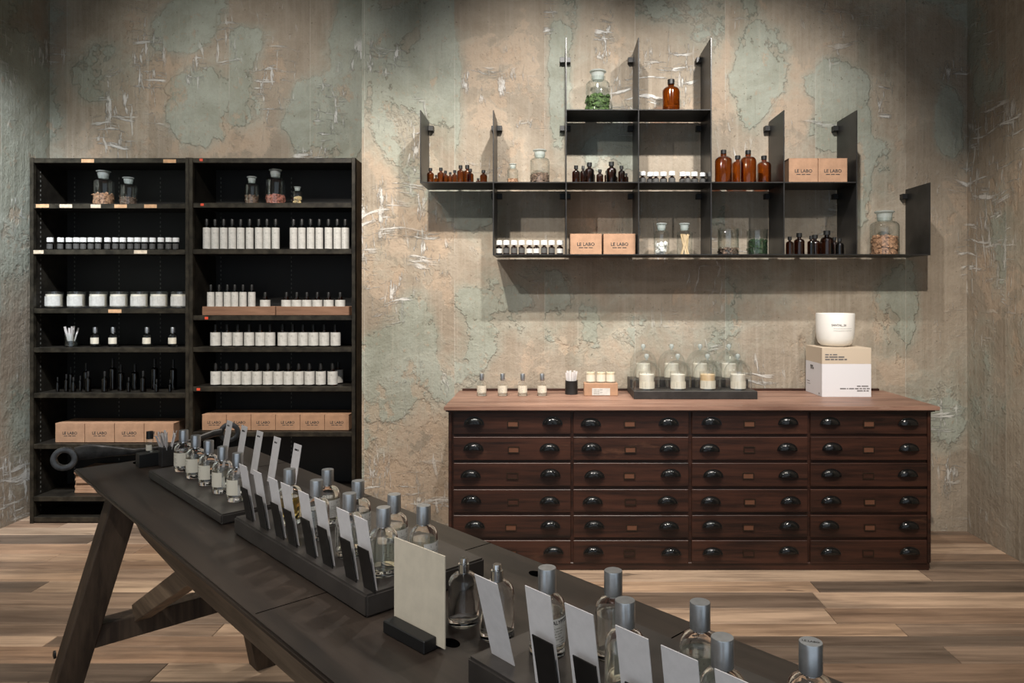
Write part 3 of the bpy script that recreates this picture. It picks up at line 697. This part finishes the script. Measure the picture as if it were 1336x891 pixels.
for i, (zx, top, w) in enumerate([(97, 248, 90), (172, 266, 60), (227, 250, 84), (311, 267, 74)]):
    dep = .09 + .09 * (i % 2); s = 4.052 * F / (WY + dep)
    put('amber_bottle', boston((428 - top) / s, w / s, .022, .017, 'amber', 'black', neck=.34, seg=28), wl(920 + zx / 4.052, dep, L1), f'big amber bottle, {ORD[i]} from left of the four beside the two kraft boxes', 'bottle', group='big amber bottles on the wall shelf')
kb3 = kraft_box(.176, .149, .17, .028)
for i, px in enumerate([1048.2, 1086.6]):
    put('kraft_box', kb3, wl(px, .045, L1), ['left', 'right'][i] + ' kraft box of the pair on the upper right wall shelf', 'box', group='kraft boxes on the upper right wall shelf')
b9 = boston(.085, .039, .026, .019, 'amber_d', 'glass_cap', 'label_d', (.1, .45), 150)
b9l = boston(.085, .039, .026, .019, 'amber_d', 'glass_cap', 'label_w', (.1, .42), 150)
for i, zx in enumerate([50, 92, 137, 181, 226, 266, 311, 355, 403]):
    put('oil_bottle', b9l if i in (0, 4, 5, 8) else b9, wl(640 + zx / 4.453, .06, L2), f'small white-capped bottle, {ORD[i]} from left in the lower left shelf cell', 'bottle', group='white-capped bottles in the lower left cell')
kb4 = kraft_box(.193, .125, .19, .028)
for i, px in enumerate([764.3, 808.3]):
    put('kraft_box', kb4, wl(px, .045, L2), ['left', 'right'][i] + ' kraft box of the pair on the bottom shelf beside the cotton jar', 'box', group='kraft boxes on the bottom wall shelf')
put('apothecary_jar', jar(.196, .096, .55, M['cotton'], 'balls'), wl(720 + 411 / 2.873, .13, L2), 'stoppered jar of white cotton balls on the bottom wall shelf', 'jar')
put('apothecary_jar', jar(.196, .096, .86, M['stick'], 'sticks'), wl(720 + 497 / 2.873, .13, L2), 'stoppered jar of pale wood sticks on the bottom wall shelf', 'jar')
def beaker(h, d, fill, m, pieces, seg=28):
    r = d / 2; rg = random.Random(int(h * 5000 + fill * 100))
    g = lathe([(0, 0), (r * .95, 0), (r, .005), (r, h * .96), (r * 1.08, h), (r * 1.03, h), (r * .97, h * .95), (r * .96, .006), (0, .006)], seg)
    top = h * fill; bits = [lathe([(0, .007), (r * .9, .007), (r * .9, top * .9), (0, top * .92)], seg)]
    for k in range(130):
        a = rg.uniform(0, 6.28); q = r * (.85 if k % 3 else rg.uniform(0, .8)); z = rg.uniform(.01, top) if k % 3 else top * rg.uniform(.9, 1.02)
        bits.append(blob(r * .15, q * math.cos(a), q * math.sin(a), z, .5, rg))
    return [('glass_beaker', mesh('glass_beaker', g, 'glass'), []), ('contents', mesh('contents', join(*bits), m, smooth=False), [])]
put('beaker', beaker(.160, .128, .24, M['brown'], 'chips'), wl(920 + 122 / 4.052, .13, L2), 'glass beaker with a little brown bark on the bottom wall shelf', 'beaker')
put('beaker', beaker(.155, .124, .58, M['moss_d'], 'leaves'), wl(920 + 275 / 4.052, .13, L2), 'glass beaker of dark green moss on the bottom wall shelf', 'beaker')
cluster([(447, 715, 40), (497, 693, 56), (560, 710, 38), (580, 703, 56), (643, 683, 66), (683, 715, 42), (710, 725, 44), (758, 740, 38)], 4.052, 920, 812, L2,
        ('dark brown bottle', 'in the lower right shelf cell'), 'amber_d', 'black', 'dark bottles in the lower right cell')
put('apothecary_jar', jar(.272, .168, .56, M['chips']), wl(920 + 948 / 4.052, .14, L2), 'big stoppered jar of wood chips at the right end of the wall shelf', 'jar')

# ------------------------------------------------------------------ chest of 24 drawers
DY, DS = 3.933, 239.0
dz = lambda py: EYE - (py - CY) / DS
dx = lambda px: (px - CX) / DS
ch = thing('drawer_chest', 'long dark mahogany chest of twenty-four drawers with black cup pulls', 'chest', (dx(900), DY, 0)); cx = dx(900)
X0, X1, DB = dx(585) - cx, dx(1215) - cx, YB - .02 - DY
ob('body', mesh('body', box(X0, X1, .014, DB, .035, .868), 'mahogany', .003), ch)
ob('plinth', mesh('plinth', box(X0 + .006, X1 - .006, .006, DB, 0, .042), 'mahogany', .003), ch)
ob('top_slab', mesh('top_slab', box(dx(580) - cx, dx(1223) - cx, -.03, DB, .878, .9), 'dresser_top', .003, segs=2), ch)
mo = join(box(X0 - .004, X1 + .004, -.006, DB, .866, .878), box(X0 - .012, X1 + .012, -.018, DB - .01, .8705, .8775))
ob('moulding', mesh('moulding', mo, 'mahogany', .001), ch)
ob('back_ledge', mesh('back_ledge', box(X0, X1, DB - .02, DB, .9002, .914), 'mahogany', .002), ch)
for x in (X0, X1 - .018): ob('stile', mesh('stile', box(x, x + .018, .002, .0145, .042, .866), 'mahogany', .002), ch)
cols = [(591.6, 744.6), (748, 898.4), (902.7, 1054), (1057.6, 1210)]
rws = [(537, 566.3), (570.2, 600.3), (604.2, 634.6), (638.6, 668.3), (672.4, 701.2), (705.2, 735.6)]
def cup_pull():
    a, h, d = .050, .035, .021; V, Fc = [], []; n, m = 14, 7
    for i in range(n + 1):
        th = math.pi * i / n
        for j in range(m + 1):
            ph = math.pi / 2 * j / m
            V.append((a * math.cos(th) * (math.cos(ph) ** .7 if j < m else 0) , -d * math.sin(ph) - .002, h * math.sin(th) * (math.cos(ph) ** .6 if j < m else 0)))
    Fc = [(i * (m + 1) + j, (i + 1) * (m + 1) + j, (i + 1) * (m + 1) + j + 1, i * (m + 1) + j + 1) for i in range(n) for j in range(m)]
    # rounder hood: ellipsoid quarter
    V = [(a * math.cos(math.pi * i / n) * math.cos(math.pi / 2 * j / m * .98), -d * (math.sin(math.pi / 2 * j / m)) - .002, h * math.sin(math.pi * i / n) * (.35 + .65 * math.cos(math.pi / 2 * j / m))) for i in range(n + 1) for j in range(m + 1)]
    rim = []
    for i in range(n):
        t0, t1 = math.pi * i / n, math.pi * (i + 1) / n
        b = len(rim)
        rim += [(a * 1.1 * math.cos(t0), -.003, h * 1.12 * math.sin(t0)), (a * 1.1 * math.cos(t1), -.003, h * 1.12 * math.sin(t1)), (a * .9 * math.cos(t1), -.003, h * .9 * math.sin(t1)), (a * .9 * math.cos(t0), -.003, h * .9 * math.sin(t0))]
    rf = [(4 * i, 4 * i + 1, 4 * i + 2, 4 * i + 3) for i in range(n)]
    return mesh('cup_pull', join((V, Fc), (rim, rf), box(-a * 1.1, a * 1.1, -.004, -.0005, -.004, .002)), 'pull', angle=60)
pullm = cup_pull()
fr = join(box(-.031, .031, -.003, 0, .013, .018), box(-.031, .031, -.003, 0, -.018, -.013), box(-.031, -.026, -.003, 0, -.013, .013), box(.026, .031, -.003, 0, -.013, .013))
frm = mesh('label_frame', fr, 'brass', smooth=False); slm = mesh('slip', box(-.026, .026, -.0012, 0, -.013, .013), 'slip', smooth=False); slmd = mesh('slip', box(-.026, .026, -.0012, 0, -.013, .013), 'mahogany', smooth=False)
rg = random.Random(5)
for ci, (c0, c1) in enumerate(cols):
    for ri, (r0, r1) in enumerate(rws):
        a, b, z0, z1 = dx(c0) - cx, dx(c1) - cx, dz(r1), dz(r0)
        d = ob('drawer', mesh('drawer', box(a, b, .0005 + rg.uniform(-.002, .002), .016, z0, z1), 'mahogany', .0022, segs=1), ch)
        w = b - a; zc = (z0 + z1) / 2; off = rg.uniform(-.01, .01)
        for fx in (.165, .835):
            o = ob('cup_pull', pullm, d, (a + w * fx + rg.uniform(-.012, .012), -.001, zc - .008 + rg.uniform(-.004, .004)))
        ob('label_frame', frm, d, (a + w * .5 + off, -.0012, zc - .006)); ob('slip', slm if rg.random() < .6 else slmd, d, (a + w * .5 + off, -.0012, zc - .006))

# ------------------------------------------------------------------ things on the chest
TOP = .9006
for i, zx in enumerate([237, 347, 453, 556]):
    put('perfume_bottle', pf, on(570 + zx / 4.048, 516, TOP), f'capped perfume bottle, {ORD[i]} from left in the row on the drawer chest', 'perfume bottle', group='perfume bottles on the drawer chest')
put_cup('strip_cup', strips_cup(.083, .077, 14, .105, 'steel', w=.011, spread=.22, seed=9), on(745.5, 514, TOP), 'dark metal cup of white paper strips on the drawer chest', 'cup')
x, yy, z = on(784.2, 516.5, TOP)
rs = thing('display_riser', 'kraft board riser with white price label on the drawer chest', 'riser', (x, yy, z))
ob('board', mesh('board', box(-.101, .101, 0, .09, 0, .075), 'kraft', .002), rs)
lb = ob('label', mesh('label', box(-.054, .054, -.0012, 0, .004, .046), 'label_w'), rs)
ob('print', mesh('print', join(*[greek(-.045, .036 - k * .008, [.02, .012, .016][:3 - k % 2], .002, .003, -.0018) for k in range(4)]), 'ink2', smooth=False), lb)
cs = candle(.072, .056, M['wax'], 'label', 20, (.1, .66))
for i, zx in enumerate([812, 867, 918]):
    put('small_candle', cs, ((570 + zx / 4.048 - CX) / F * (yy + .04), yy + .045, TOP + .0757), f'small glass candle, {ORD[i]} from left on the kraft riser', 'candle', group='small candles on the kraft riser')
x0, y0, _ = on(827, 521, .9); x1 = on(988.5, 521, .9)[0]
ty = thing('candle_stand', 'two-step black metal stand under the glass-domed candles', 'stand', ((x0 + x1) / 2, y0, TOP)); hw = (x1 - x0) / 2
ob('lower_step', mesh('lower_step', box(-hw, hw, 0, .195, 0, .046), 'riser', .002), ty)
ob('upper_step', mesh('upper_step', box(-hw, hw, .196, .36, 0, .092), 'riser', .002), ty)
def dome(h, d, seg=32):
    r = d / 2; k0 = h * .80; pf_ = [(r, 0.0), (r, h * .40)]
    for k in range(1, 9):
        a = k / 8 * math.pi / 2; pf_.append((r * math.cos(a) + (.006 if k == 8 else 0), h * .40 + (k0 - h * .40) * math.sin(a)))
    kn = [(.006, k0)] + [(.006 + .0085 * math.sin(math.pi * k / 6), k0 + .006 + .030 * (1 - math.cos(math.pi * k / 6)) / 2) for k in range(0, 6)] + [(0, k0 + .036)]
    return [('glass_shell', mesh('glass_shell', lathe(pf_, seg), 'dome'), []), ('knob', mesh('knob', lathe(kn, 16), 'stopper'), [])]
dm = dome(.218, .165)
cw = [candle(.104, .094, M['wax_w'], 'label', lab=(.06, .46)), candle(.104, .094, M['wax_y'], 'label', lab=(.06, .52))]
for row, (pxs, yd, zz, nm) in enumerate([([843.7, 884.3, 923, 962.5], 4.275, TOP + .0465, 'front'), ([839.2, 876.2, 913.4, 951], 4.46, TOP + .0925, 'back')]):
    for i, px in enumerate(pxs):
        lo = ((px - CX) / F * yd, yd, zz)
        put('candle', cw[1] if (row == 0 and i == 2) else cw[0], lo, f'glass candle under dome, {ORD[i]} from left in {nm} row on the stand', 'candle', group='candles under the domes')
        put('glass_dome', dm, lo, f'clear glass dome with knob, {ORD[i]} from left in {nm} row on the stand', 'dome', group='glass domes over the candles')
bx0, by0, _ = on(1072.5, 518, .9); bw = 64.2 / F * by0
wb = thing('white_box', 'big white carton with a beige band under the white bowl candle', 'box', (bx0, by0, TOP)); bh = .291
ob('carton', mesh('carton', box(0, bw, 0, .272, 0, bh * .672), 'boxwhite', .001), wb)
ob('beige_band', mesh('beige_band', box(0, bw, 0, .272, bh * .6722, bh), 'boxbeige', .001), wb)
pt = join(greek(.018, bh * .85, [.022, .012, .026], .007, .006, -.001), greek(.018, bh * .80, [.02, .05, .036], .008, .004, -.001), greek(.018, bh * .75, [.028, .02, .016, .03, .016], .008, .005, -.001),
          greek(bw - .085, bh * .21, [.022, .04], .006, .005, -.001), greek(bw - .185, bh * .16, [.035, .008, .03, .022, .015, .018, .018], .006, .005, -.001), greek(bw - .085, bh * .115, [.034, .012, .014], .006, .005, -.001))
ob('print', mesh('print', pt, 'ink3', smooth=False), wb)
rot = Matrix.Rotation(R(-90), 4, 'Z')
ps = xf(join(greek(-.19, bh * .565, [.045], .012), greek(-.185, bh * .52, [.022, .022], .012, .008), greek(-.05, .012, [.014], .008), greek(-.25, .07, [.05], .004), greek(-.25, .055, [.06], .003)), Matrix.Translation((-.001, 0, 0)) @ rot)
ob('side_print', mesh('side_print', ps, 'ink3', smooth=False), wb)
bc = thing('bowl_candle', 'large white ceramic bowl candle standing on the white carton', 'candle', ((1089.5 - CX) / F * 4.42, 4.42, TOP + bh + .0004))
r_, h_ = .1135, .202
pr_ = [(0, 0), (r_ * .55, 0), (r_ * .74, h_ * .035), (r_ * .88, h_ * .12), (r_ * .955, h_ * .25), (r_ * .985, h_ * .45), (r_, h_ * .97), (r_ * .985, h_), (r_ * .93, h_), (r_ * .92, h_ * .3), (0, h_ * .28)]
ob('bowl', mesh('bowl', lathe(pr_, 48), 'ceramic', angle=60), bc)
ob('wax', mesh('wax', lathe([(0, h_ * .29), (r_ * .915, h_ * .31), (r_ * .92, h_ * .86), (0, h_ * .86)], 32), 'wax_w'), bc)
tx = text_shape('SANTAL_26', .0165); ang = R(-111)
ob('lettering', mesh('lettering', wrap(([(p[0] + .022, 0, p[2] + h_ * .63) for p in tx[0]], tx[1]), r_ * 1.004, ang), 'ink3', smooth=False), bc)
ln = join(*[greek(-.010 + k * .004, h_ * .55 - q * h_ * .065, [.0041], .0013) for q in range(2) for k in range(29)])
ob('print', mesh('print', wrap(ln, r_ * 1.004, ang), 'ink2', smooth=False), bc)

# ------------------------------------------------------------------ trestle table across the foreground
TO = Vector((-1.387, 2.64, 0)); TU = Vector((.689, -.7247, 0)); TW = Vector((.7247, .689, 0)); TH = .9
RZ = math.atan2(TU.y, TU.x)
def P(t, w, z): return TO + TU * t + TW * w + Vector((0, 0, z))
tb = thing('trestle_table', 'long dark worn trestle table with iron ring bar across its end', 'table', P(0, 0, 0), RZ)
# local frame of the table: x along the length (t), y across (w), z up
T0, T1, HW = -.08, 2.9, .29
ob('table_top', mesh('table_top', box(T0, T1, -HW, HW, TH - .014, TH), 'table', .004, segs=2), tb)
for s in (-1, 1):
    prof = [(T0 + .03, .886), (T0 + .20, .78), (T0 + .36, .728), (T0 + .80, .70), (T1 - .80, .70), (T1 - .36, .728), (T1 - .20, .78), (T1 - .03, .886)]
    V = [(x, s * .135 + q * .035, z) for q in (-1, 1) for x, z in prof]; n = len(prof)
    Fc = [tuple(range(n)), tuple(reversed(range(n, 2 * n)))] + [(i, (i + 1) % n, (i + 1) % n + n, i + n) for i in range(n)]
    ob('rail', mesh('rail', (V, Fc), 'brace' if s < 0 else 'beam', .002), tb)
def trestle(tt, sgn):
    for s in (-1, 1):
        l = ob('leg', mesh('leg', beam((tt - sgn * .0, s * .155, .886), (tt - sgn * .15, s * .365, -.02), .09, .085, (0, 1, 0)), 'beam', .003), tb)
        # flatten the foot onto the floor
        me = l.data
        for v in me.vertices:
            if v.co.z < .05: v.co.z = max(v.co.z, 0.0005) if v.co.z > 0 else .0005
            if v.co.z > .8: v.co.z = min(v.co.z, .887)
        ob('bolt', mesh('bolt', xf(lathe([(0, 0), (.013, 0), (.013, .006), (0, .009)], 12), Matrix.Translation((tt - sgn * .105, s * .352, .30)) @ Matrix.Rotation(R(90 * s * -1), 4, 'X')), 'black'), l)
    ob('cross_rail', mesh('cross_rail', beam((tt - sgn * .095, -.275, .338), (tt - sgn * .095, .275, .338), .075, .072, (0, 0, 1)), 'beam', .003), tb)
    ob('head_rail', mesh('head_rail', beam((tt, -.25, .862), (tt, .25, .862), .05, .09, (0, 0, 1)), 'beam', .003), tb)
    b = ob('brace', mesh('brace', beam((tt - sgn * .085, -.10, .375), (tt + sgn * .58, -.12, .708), .055, .062, (0, 1, 0)), 'brace', .003), tb)
    for k in (0, .035):
        ob('bolt', mesh('bolt', xf(lathe([(0, 0), (.011, 0), (.011, .006), (0, .009)], 12), Matrix.Translation((tt + sgn * (.50 + k), -.128, .683 + k * .5)) @ Matrix.Rotation(R(90), 4, 'X')), 'black'), b)
trestle(.085, 1); trestle(2.735, -1)
for t_, w_, a_ in [(-.028, -.10, .03), (1.848, -.08, .02), (1.945, .0, .02), (1.721, .2355, .02), (.96, .22, .018)]:
    ob('bolt_hole', mesh('bolt_hole', xf(lathe([(0, .0002), (a_ * .8, .0002), (a_ * .8, .0006), (0, .0006)], 20), Matrix.Translation((t_, w_, TH)) @ Matrix.Diagonal((1.25, .8, 1, 1))), 'hole'), tb)
for t_ in (.33, .93, 1.5, 2.1):
    ob('seam', mesh('seam', box(t_ - .0012, t_ + .0012, .02 if t_ < 1 else -HW + .01, HW - .002, TH + .0001, TH + .0004), 'hole', smooth=False), tb)
# iron bar with ring ends
pL, pR = Vector((-.035, -.325, .948)), Vector((-.085, .235, .958))
def ringmesh(c, ax, r0, r1, hw_):
    ax = Vector(ax).normalized(); q = ax.to_track_quat('Z', 'Y').to_matrix().to_4x4()
    pr = [(r0, -hw_ * .7), ((r0 + r1) / 2, -hw_), (r1, -hw_ * .75), (r1 * 1.03, 0), (r1, hw_ * .75), ((r0 + r1) / 2, hw_), (r0, hw_ * .7), (r0 * .95, 0), (r0, -hw_ * .7)]
    return xf(lathe(pr, 28), Matrix.Translation(c) @ q)
axl = Vector((.80, -.60, 0))
b1 = ob('iron_bar', mesh('iron_bar', tube([pL + Vector((.0, .03, .012)), pL + Vector((-.002, .07, .014)), pL + Vector((-.004, .13, .006)), pL.lerp(pR, .38) + Vector((0, 0, -.014)), pL.lerp(pR, .55) + Vector((0, 0, -.018)), pL.lerp(pR, .72) + Vector((0, 0, -.014)), pR + Vector((0, -.06, .004)), pR + Vector((0, -.03, .006))],
    [(.009, .022), (.010, .027), (.010, .020), (.009, .011), (.008, .009), (.008, .011), (.009, .014), (.009, .014)], 12), 'iron'), tb)
ob('ring', mesh('ring', ringmesh(pL, (.92, -.38, 0), .022, .039, .013), 'iron', angle=50), b1)
ob('ring', mesh('ring', ringmesh(pR, (.92, -.38, 0), .022, .039, .013), 'iron', angle=50), b1)

# ------------------------------------------------------------------ things on the table
TT = TH + .0007
def tray(t0, t1, zt, label):
    c = P((t0 + t1) / 2, 0, TT); hl = (t1 - t0) / 2
    r = thing('display_tray', label, 'tray', c, RZ)
    ob('tray_body', mesh('tray_body', box(-hl, hl, -.14, .14, 0, zt - TT), 'tray', .004, segs=2), r)
    return r, (t0 + t1) / 2
Z_1, Z_2, Z_3 = .928, .9435, .9435
tray(.244, .912, Z_1, 'low dark bronze tray of five perfume bottles nearest the ring bar end of the table')
def card_plates(tr, tc, ts, z):
    for t_ in ts:
        V = beam((t_ - tc, -.1225, z - TT), (t_ - tc, -.137, z - TT + .083), .042, .002, (1, 0, 0))
        ob('card_plate', mesh('card_plate', V, 'plate', .0005), tr)
tr2, tc2 = tray(1.001, 1.664, Z_2, 'taller dark bronze tray with eight cards and eight bottles in the table middle')
tr3, tc3 = tray(1.973, 2.64, Z_3, 'dark bronze tray at the front right of the table, cut by the picture edge')
ts2 = [1.023, 1.112, 1.203, 1.272, 1.363, 1.440, 1.538, 1.609]
ts3 = [2.103, 2.183, 2.273, 2.344, 2.418]
card_plates(tr2, tc2, [t_ + .037 for t_ in ts2], Z_2); card_plates(tr3, tc3, [t_ + .038 for t_ in ts3], Z_3)
def card(t_, w_, z, wid, hgt, lean, label, group, mark=None):
    c = P(t_ + wid / 2, w_, z)
    sh = beam((0, 0, .0004), (0, lean, math.sqrt(hgt * hgt - lean * lean)), wid, .0012, (1, 0, 0))
    if mark:
        r = thing('scent_card', label, 'card', c, RZ, group)
        ob('paper', mesh('paper', sh, 'card', smooth=False), r)
        d = Vector((0, lean, math.sqrt(hgt * hgt - lean * lean))).normalized(); n_ = Vector((0, -d.z, d.y))
        g = greek(-.014, 0, mark, .005, .0025)
        q = [Vector((p[0], 0, 0)) + d * (hgt * .86 + p[2]) + n_ * .0012 for p in g[0]]
        ob('lettering', mesh('lettering', (q, g[1]), 'ink', smooth=False), r)
    else:
        o = ob('scent_card', mesh('scent_card', sh, 'card', smooth=False), None, c); o.rotation_euler = (0, 0, RZ); tag(o, label, 'card', group)
for i, t_ in enumerate([.255, .39, .52, .655, .80]):
    card(t_, .085, Z_1 + .0003, .05, .138, .022, f'narrow white card, {ORD[i]} from the ring bar end behind the low tray bottles', 'cards behind the low tray bottles', [[.010, .008], [.016, .006], [.012, .008], [.010, .006], [.018, .006]][i])
for i, t_ in enumerate(ts2):
    card(t_, -.114, Z_2 + .0003, .050, .138, -.021, f'white card behind dark plate, {ORD[i]} from far end of the middle tray', 'cards on the middle tray')
card(1.994, -.107, Z_3 + .0003, .054, .137, -.034, 'steeply leaning white card without plate at the corner of the front tray', 'cards on the front tray')
for i, t_ in enumerate(ts3):
    card(t_, -.114, Z_3 + .0003, .052, .147, -.021, f'white card behind dark plate, {ORD[i]} from the leaning card on the front tray', 'cards on the front tray')
left_face, right_face = R(222), R(-4)
pa = [perfume(left_face - RZ * 0, l, 'label') for l in ('liquid', 'liquid_g', 'liquid', 'liquid_g', 'liquid')]
for i, t_ in enumerate([.331, .450, .568, .686, .803]):
    put('perfume_bottle', pa[i], P(t_, -.058, Z_1 + .0005), f'capped perfume bottle, {ORD[i]} from the ring bar end on the low tray', 'perfume bottle', group='perfume bottles on the low tray', rz=random.uniform(-.25, .25))
pb = [perfume(right_face, l, 'label_w') for l in ('liquid', 'liquid_g', 'liquid_y')]
for i, t_ in enumerate([1.148, 1.294, 1.449, 1.590]):
    put('perfume_bottle', pb[[2, 0, 0, 1][i]], P(t_, -.060, Z_2 + .0005), f'perfume bottle, {ORD[i]} from far end in front row on the middle tray', 'perfume bottle', group='front row bottles on the middle tray', rz=[2.6, 2.5, 2.4, 1.6][i])
for i, t_ in enumerate([1.216, 1.366, 1.522, 1.634]):
    put('perfume_bottle', pb[[1, 0, 1, 1][i]], P(t_, .006, Z_2 + .0005), f'perfume bottle, {ORD[i]} from far end in back row on the middle tray', 'perfume bottle', group='back row bottles on the middle tray', rz=random.uniform(-.12, .12))
pe = perfume(right_face - .62, 'liquid', 'label_w', 'EUCALYPTUS 20')
for i, (t_, w_) in enumerate([(2.050, -.042), (2.2126, -.046), (2.367, -.041)]):
    put('perfume_bottle', pe if i == 0 else pb[i % 2], P(t_, w_, Z_3 + .0005), ['perfume bottle with printed label, farthest in the front row on the front tray', 'second perfume bottle in the front row on the front tray', 'third perfume bottle in the front row on the front tray'][i], 'perfume bottle', rz=[0, .8, 2.0][i])
for i, (t_, w_) in enumerate([(2.129, .024), (2.288, .025), (2.4485, .027)]):
    o = put('perfume_bottle', pb[[0, 1, 1][i]], P(t_, w_, Z_3 + .0005), ['farthest perfume bottle in the back row on the front tray', 'middle perfume bottle in the back row on the front tray', 'perfume bottle with lettered metal cap nearest the right end of the front tray'][i], 'perfume bottle', rz=[.3, 1.9, 1.9][i])
    if i == 2:
        tx = text_shape('LE LABO', .0055); cpo = [c for c in o.children if c.name.startswith('cap')][0]
        lt = ob('lettering', mesh('lettering', ([(p[0], p[2] - .002, .1323) for p in tx[0]], tx[1]), 'ink', smooth=False), cpo); lt.rotation_euler = (0, 0, -1.9 - .35)
pe0 = perfume(0, None, 'label', capped=False, lab=False)
put('tester_bottle', pe0, P(1.800, -.017, TT), 'smaller empty clear glass spray bottle beside the cream card', 'perfume bottle')
put('tester_bottle', pe0, P(1.883, -.006, TT), 'larger empty clear glass spray bottle behind the leaning white card', 'perfume bottle', sc=1.07)
# cream sign in a slotted block
A, B = Vector((-.282, 1.305, 0)), Vector((-.1763, 1.208, 0)); dv = (B - A); an = math.atan2(dv.y, dv.x); Ls = dv.length
o = ob('sign_card', mesh('sign_card', box(-Ls / 2, Ls / 2, -.001, .001, 0, .156), 'sign', smooth=False), None, (*((A + B) / 2).xy, TH + .0075)); o.rotation_euler = (0, 0, an)
tag(o, 'blank cream card standing upright in a black slotted block', 'sign')
hb_ = thing('card_holder', 'black slotted block holding the blank cream card', 'holder', (*(A.lerp(B, .46)).xy, TT), an)
ob('front_cheek', mesh('front_cheek', box(-.062, .056, -.028, -.0012, 0, .022), 'black', .0015), hb_)
ob('back_cheek', mesh('back_cheek', box(-.062, .056, .0012, .014, 0, .022), 'black', .0015), hb_)
ob('base', mesh('base', box(-.0605, .0545, -.0012, .0012, .0002, .005), 'black'), hb_)
# vial block and strip cup at the far end
vb = thing('vial_block', 'small black block carrying a vial at the far table end', 'block', P(.043, -.088, TT), RZ)
ob('block', mesh('block', box(-.024, .024, -.035, .035, 0, .046), 'black', .001), vb)
vp = [('glass_body', mesh('glass_body', lathe([(0, 0), (.0115, 0), (.012, .001), (.012, .042), (.0085, .046), (0, .046)], 20), 'glass'), []),
      ('label', mesh('label', lathe([(.0122, .006), (.0122, .026)], 16, R(150), R(330)), 'label'), []),
      ('cap', mesh('cap', lathe([(0, .046), (.0115, .046), (.0115, .072), (0, .072)], 20), 'black'), [])]
put('perfume_vial', vp, P(.036, -.082, TT + .0465), 'little clear vial with tall black cap on the black block', 'vial')
put_cup('strip_cup', strips_cup(.068, .046, 12, .092, 'riser', squ=True, w=.017, spread=.42, seed=12), P(.088, -.040, TT), 'square dark cup of white paper strips at the far table end', 'cup', RZ)
